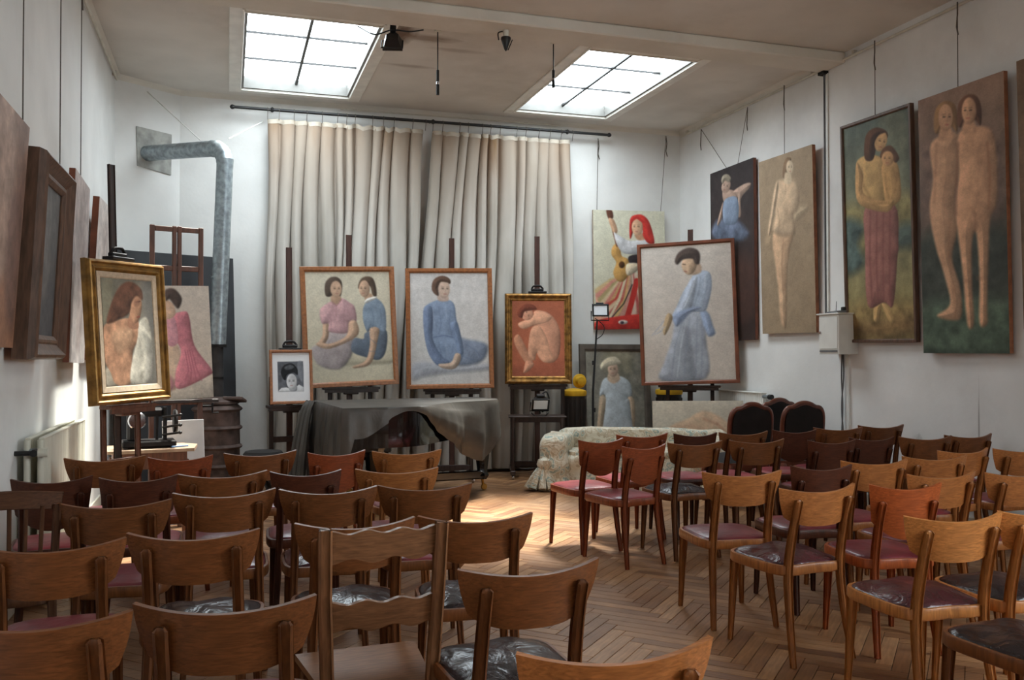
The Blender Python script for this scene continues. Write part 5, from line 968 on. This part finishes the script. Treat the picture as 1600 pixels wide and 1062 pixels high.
def yback(u, z): return -.288 + .058 * u * u - (z - .72) * .12
def crest_A():
    def fn(u, v):
        a = 2 * u - 1; top = .797 + .024 * a * a; bot = .640 + .045 * abs(a) ** 3.5; z = bot + (top - bot) * v; hw = .19 + .036 * v + .006 * math.sin(v * math.pi); x = a * hw
        return (x, yback(a, z), z)
    return MB().grid(fn, 25, 9, .014).mesh('backrest', ang=50)
def crest_B():
    def fn(u, v):
        a = 2 * u - 1; top = .795 + .026 * a * a; bot = .555 + .085 * abs(a) ** 2.2; z = bot + (top - bot) * v; hw = .165 + .022 * v; x = a * hw
        return (x, yback(a * .85, z) + (.0), z)
    return MB().grid(fn, 25, 11, .013).mesh('backrest', ang=50)
def posts(s, xt, top, ins):
    p = cat_rom([(s * (xt + .025), -.275, 0), (s * (xt + .012), -.235, .22), (s * (xt + .004), -.215, .43), (s * xt, -.245, .62), (s * xt, yback(ins, top) - .024, top)], 4)
    p.append(p[-1] + Vector((0, -.001, .007))); n = len(p); return MB().bar(p, [.027 + .010 * min(1, i / n * 2) if i < n - 1 else .02 for i in range(n)], [.026 + .016 * math.sin(math.pi * min(1, i / n * 1.05)) if i < n - 1 else .012 for i in range(n)]).mesh('back_post', ang=50)
def fleg(s):
    return MB().bar([(s * .172, .165, .415), (s * .176, .172, .30), (s * .185, .188, 0)], [.042, .038, .024], [.042, .036, .024]).mesh('leg', ang=50)
FLEG = [fleg(-1), fleg(1)]
KIND = {'A': (crest_A(), [posts(-1, .150, .765, .72), posts(1, .150, .765, .72)]), 'B': (crest_B(), [posts(-1, .132, .735, .7), posts(1, .132, .735, .7)])}
TONE = {'mid': ((.185, .067, .022), 'brown'), 'light': ((.40, .155, .047), 'golden brown'), 'gold': ((.58, .24, .07), 'golden'), 'red': ((.24, .058, .020), 'reddish'), 'dark': ((.085, .026, .013), 'dark'), 'orange': ((.44, .105, .028), 'orange-brown')}
for me in [SEAT, *[p for k in KIND.values() for p in k[1]], *FLEG]: me.materials.append(M['woodv'])
for k in KIND.values(): k[0].materials.append(M['wood'])
PADS[0].materials.append(M['seat']); PADS[1].materials.append(M['seat_worn'])
SEATC = {'m': (.16, .022, .032), 'p': (.27, .05, .06), 'd': (.022, .014, .016), 'w': (.07, .017, .022)}
ORD = ['first', 'second', 'third', 'fourth', 'fifth', 'sixth', 'seventh', 'eighth']
def chair(kind, tone, seat, x, y, rot, label):
    tc = TONE[tone][0]; t = thing('bentwood_chair', label, 'chair', (x - math.sin(R(rot)) * .235, y + math.cos(R(rot)) * .235, 0), R(rot), 'audience chairs')
    j = lambda c: (lambda f: tuple(v * f for v in c))(random.uniform(.85, 1.15))
    cw = j(tc); obj('seat_frame', SEAT, None, t, color=cw); worn = seat in 'dw'; obj('seat_pad', PADS[1 if worn else 0], None, t, color=j(SEATC[seat]))
    cr, ps = KIND[kind]; obj('backrest', cr, None, t, color=cw)
    for p in ps: obj('back_post', p, None, t, color=tuple(v * .8 for v in cw))
    for p in FLEG: obj('leg', p, None, t, color=tuple(v * .85 for v in cw))
    return t
# (kind, tone, seat, backrest x, y, turn), row by row
LEFT = [[('A', 'mid', 'm', -.70, 5.89, 3), ('B', 'red', 'm', -.27, 5.81, 4), ('A', 'mid', 'm', .20, 5.90, 7), ('B', 'red', 'm', .66, 5.79, 9), ('A', 'light', 'm', 1.10, 5.70, -2)],
        [('B', 'dark', 'p', -.84, 5.02, 5), ('B', 'dark', 'p', -.43, 4.94, 2), ('A', 'mid', 'm', -.02, 4.95, 3), ('B', 'dark', 'm', .40, 4.90, -4), ('A', 'light', 'm', .88, 4.84, -7)],
        [None, ('A', 'mid', 'm', -.45, 4.13, -3), ('A', 'mid', 'm', -.01, 4.29, 2), ('A', 'mid', 'w', .45, 4.24, -3), ('A', 'mid', 'm', .90, 4.21, -7)],
        [('A', 'mid', 'm', -.55, 3.30, 3), ('A', 'mid', 'd', -.11, 3.36, -7), ('A', 'mid', 'd', .46, 3.39, 0), ('A', 'mid', 'd', .92, 3.37, -8)],
        [('A', 'mid', 'm', -.44, 2.40, -7), ('A', 'mid', 'm', .0, 2.41, -7), ('A', 'mid', 'd', .86, 2.54, 2)], [('A', 'light', 'd', .80, 1.78, -3)]]
RIGHT = [[('B', 'red', 'p', 2.58, 6.03, 6), ('A', 'red', 'p', 3.05, 6.30, 3), ('B', 'dark', 'p', 3.48, 6.26, -3), ('A', 'mid', 'p', 3.90, 6.23, 1), ('B', 'dark', 'p', 4.40, 6.28, -12), ('A', 'mid', 'm', 4.89, 6.36, -8), ('A', 'mid', 'm', 5.40, 6.45, -5)],
         [('B', 'red', 'p', 2.69, 5.55, 12), ('A', 'mid', 'd', 3.14, 5.64, 3), ('A', 'mid', 'p', 3.64, 5.64, -2), ('B', 'dark', 'm', 4.14, 5.47, -9), ('B', 'dark', 'm', 4.56, 5.56, -7), ('A', 'mid', 'm', 4.99, 5.48, -6), ('A', 'mid', 'm', 5.42, 5.51, -1)],
         [('A', 'light', 'm', 2.60, 4.17, -8), ('B', 'dark', 'm', 3.16, 4.27, -8), ('A', 'light', 'm', 3.61, 4.37, -4), ('A', 'light', 'm', 4.11, 4.44, -6), ('A', 'light', 'm', 4.56, 4.68, 5), ('A', 'light', 'm', 4.99, 4.62, -6)],
         [('A', 'light', 'w', 2.65, 3.60, 5), ('B', 'orange', 'm', 3.10, 3.55, -10), ('A', 'light', 'm', 3.56, 3.80, 1), ('A', 'light', 'm', 4.0, 3.72, -3)],
         [('A', 'gold', 'w', 2.70, 2.82, -4), ('A', 'gold', 'd', 3.13, 2.79, -5)]]
BT = {'A': 'curved-back', 'B': 'shield-back'}
for blk, rows, ref in (('left', LEFT, 'wall'), ('right', RIGHT, 'aisle')):
    for ri, row in enumerate(rows):
        for ci, c in enumerate(row):
            if c: chair(*c, '%s %s chair, %s block, %s row from the piano, %s from the %s' % (TONE[c[1]][1], BT[c[0]], blk, ORD[ri], ORD[ci], ref))
chair('A', 'mid', 'd', 2.65, 2.20, 2, 'chair with a black worn seat cut by the bottom right corner')
# spindle-back chair by the left wall
t = thing('spindle_chair', 'dark spindle-back chair at the left edge beside the radiator', 'chair', (-.905, 4.32, 0), R(8), 'audience chairs')
cd = (.10, .045, .024)
MB().bar(cat_rom([(-.22, -.20, .83), (-.1, -.235, .845), (0, -.245, .85), (.1, -.235, .845), (.22, -.20, .83)], 5), .02, .075, (0, 1, 0)).build('top_rail', M['wood'], t, color=cd)
for k in range(6): x = -.15 + k * .06; MB().tube([(x * .9, -.19, .45), (x, -.235 + .35 * x * x, .82)], .009, 8).build('spindle', M['woodv'], t, color=cd)
for s in (-1, 1): MB().bar([(s * .20, -.26, 0), (s * .185, -.20, .44), (s * .205, -.21, .82)], .032, .036).build('back_post', M['woodv'], t, color=cd)
obj('seat_frame', SEAT, None, t, color=cd); obj('seat_pad', PADS[0], None, t, color=SEATC['p'])
for p in FLEG: obj('leg', p, None, t, color=cd)
# ladder-back chair with wavy slats
t = thing('ladder_back_chair', 'brown ladder-back chair with wavy slats in the foreground', 'chair', (.55, 3.02, 0), R(3), 'audience chairs')
cd = (.24, .115, .055); t.location = (.455, 3.04, 0)
for s in (-1, 1):
    MB().bar([(s * .168, -.25, 0), (s * .168, -.20, .41), (s * .180, -.225, .68), (s * .184, -.255, .91)], .042, .034).build('back_post', M['woodv'], t, color=cd)
    MB().bar([(s * .185, .19, 0), (s * .18, .185, .39)], .036, .036).build('leg', M['woodv'], t, color=cd); MB().bar([(s * .176, -.22, .18), (s * .18, .18, .18)], .02, .028).build('side_stretcher', M['woodv'], t, color=cd)
for zc, h in ((.85, .09), (.63, .085)):
    def fn(u, v):
        x = (u - .5) * .335; w = .006 * math.cos(u * 2 * math.pi * 3); zt = zc + h / 2 + w; zb = zc - h / 2 - .008 * math.cos(u * 2 * math.pi * 2.5); z = zb + (zt - zb) * v
        return (x, -.225 - (z - .68) * .12 - .012 * (1 - (2 * u - 1) ** 2), z)
    MB().grid(fn, 41, 5, .016).build('slat', M['wood'], t, color=cd, ang=50)
MB().prism([(-.175, -.19), (.175, -.19), (.215, .215), (-.215, .215)], .366, .39).build('seat', M['wood'], t, smooth=False, color=cd)
MB().box((0, .18, .34), (.33, .022, .05)).build('apron', M['wood'], t, smooth=False, color=cd); MB().bar([(-.19, .0, .18), (.19, .0, .18)], .024, .024, (0, 1, 0)).build('cross_stretcher', M['woodv'], t, color=cd)
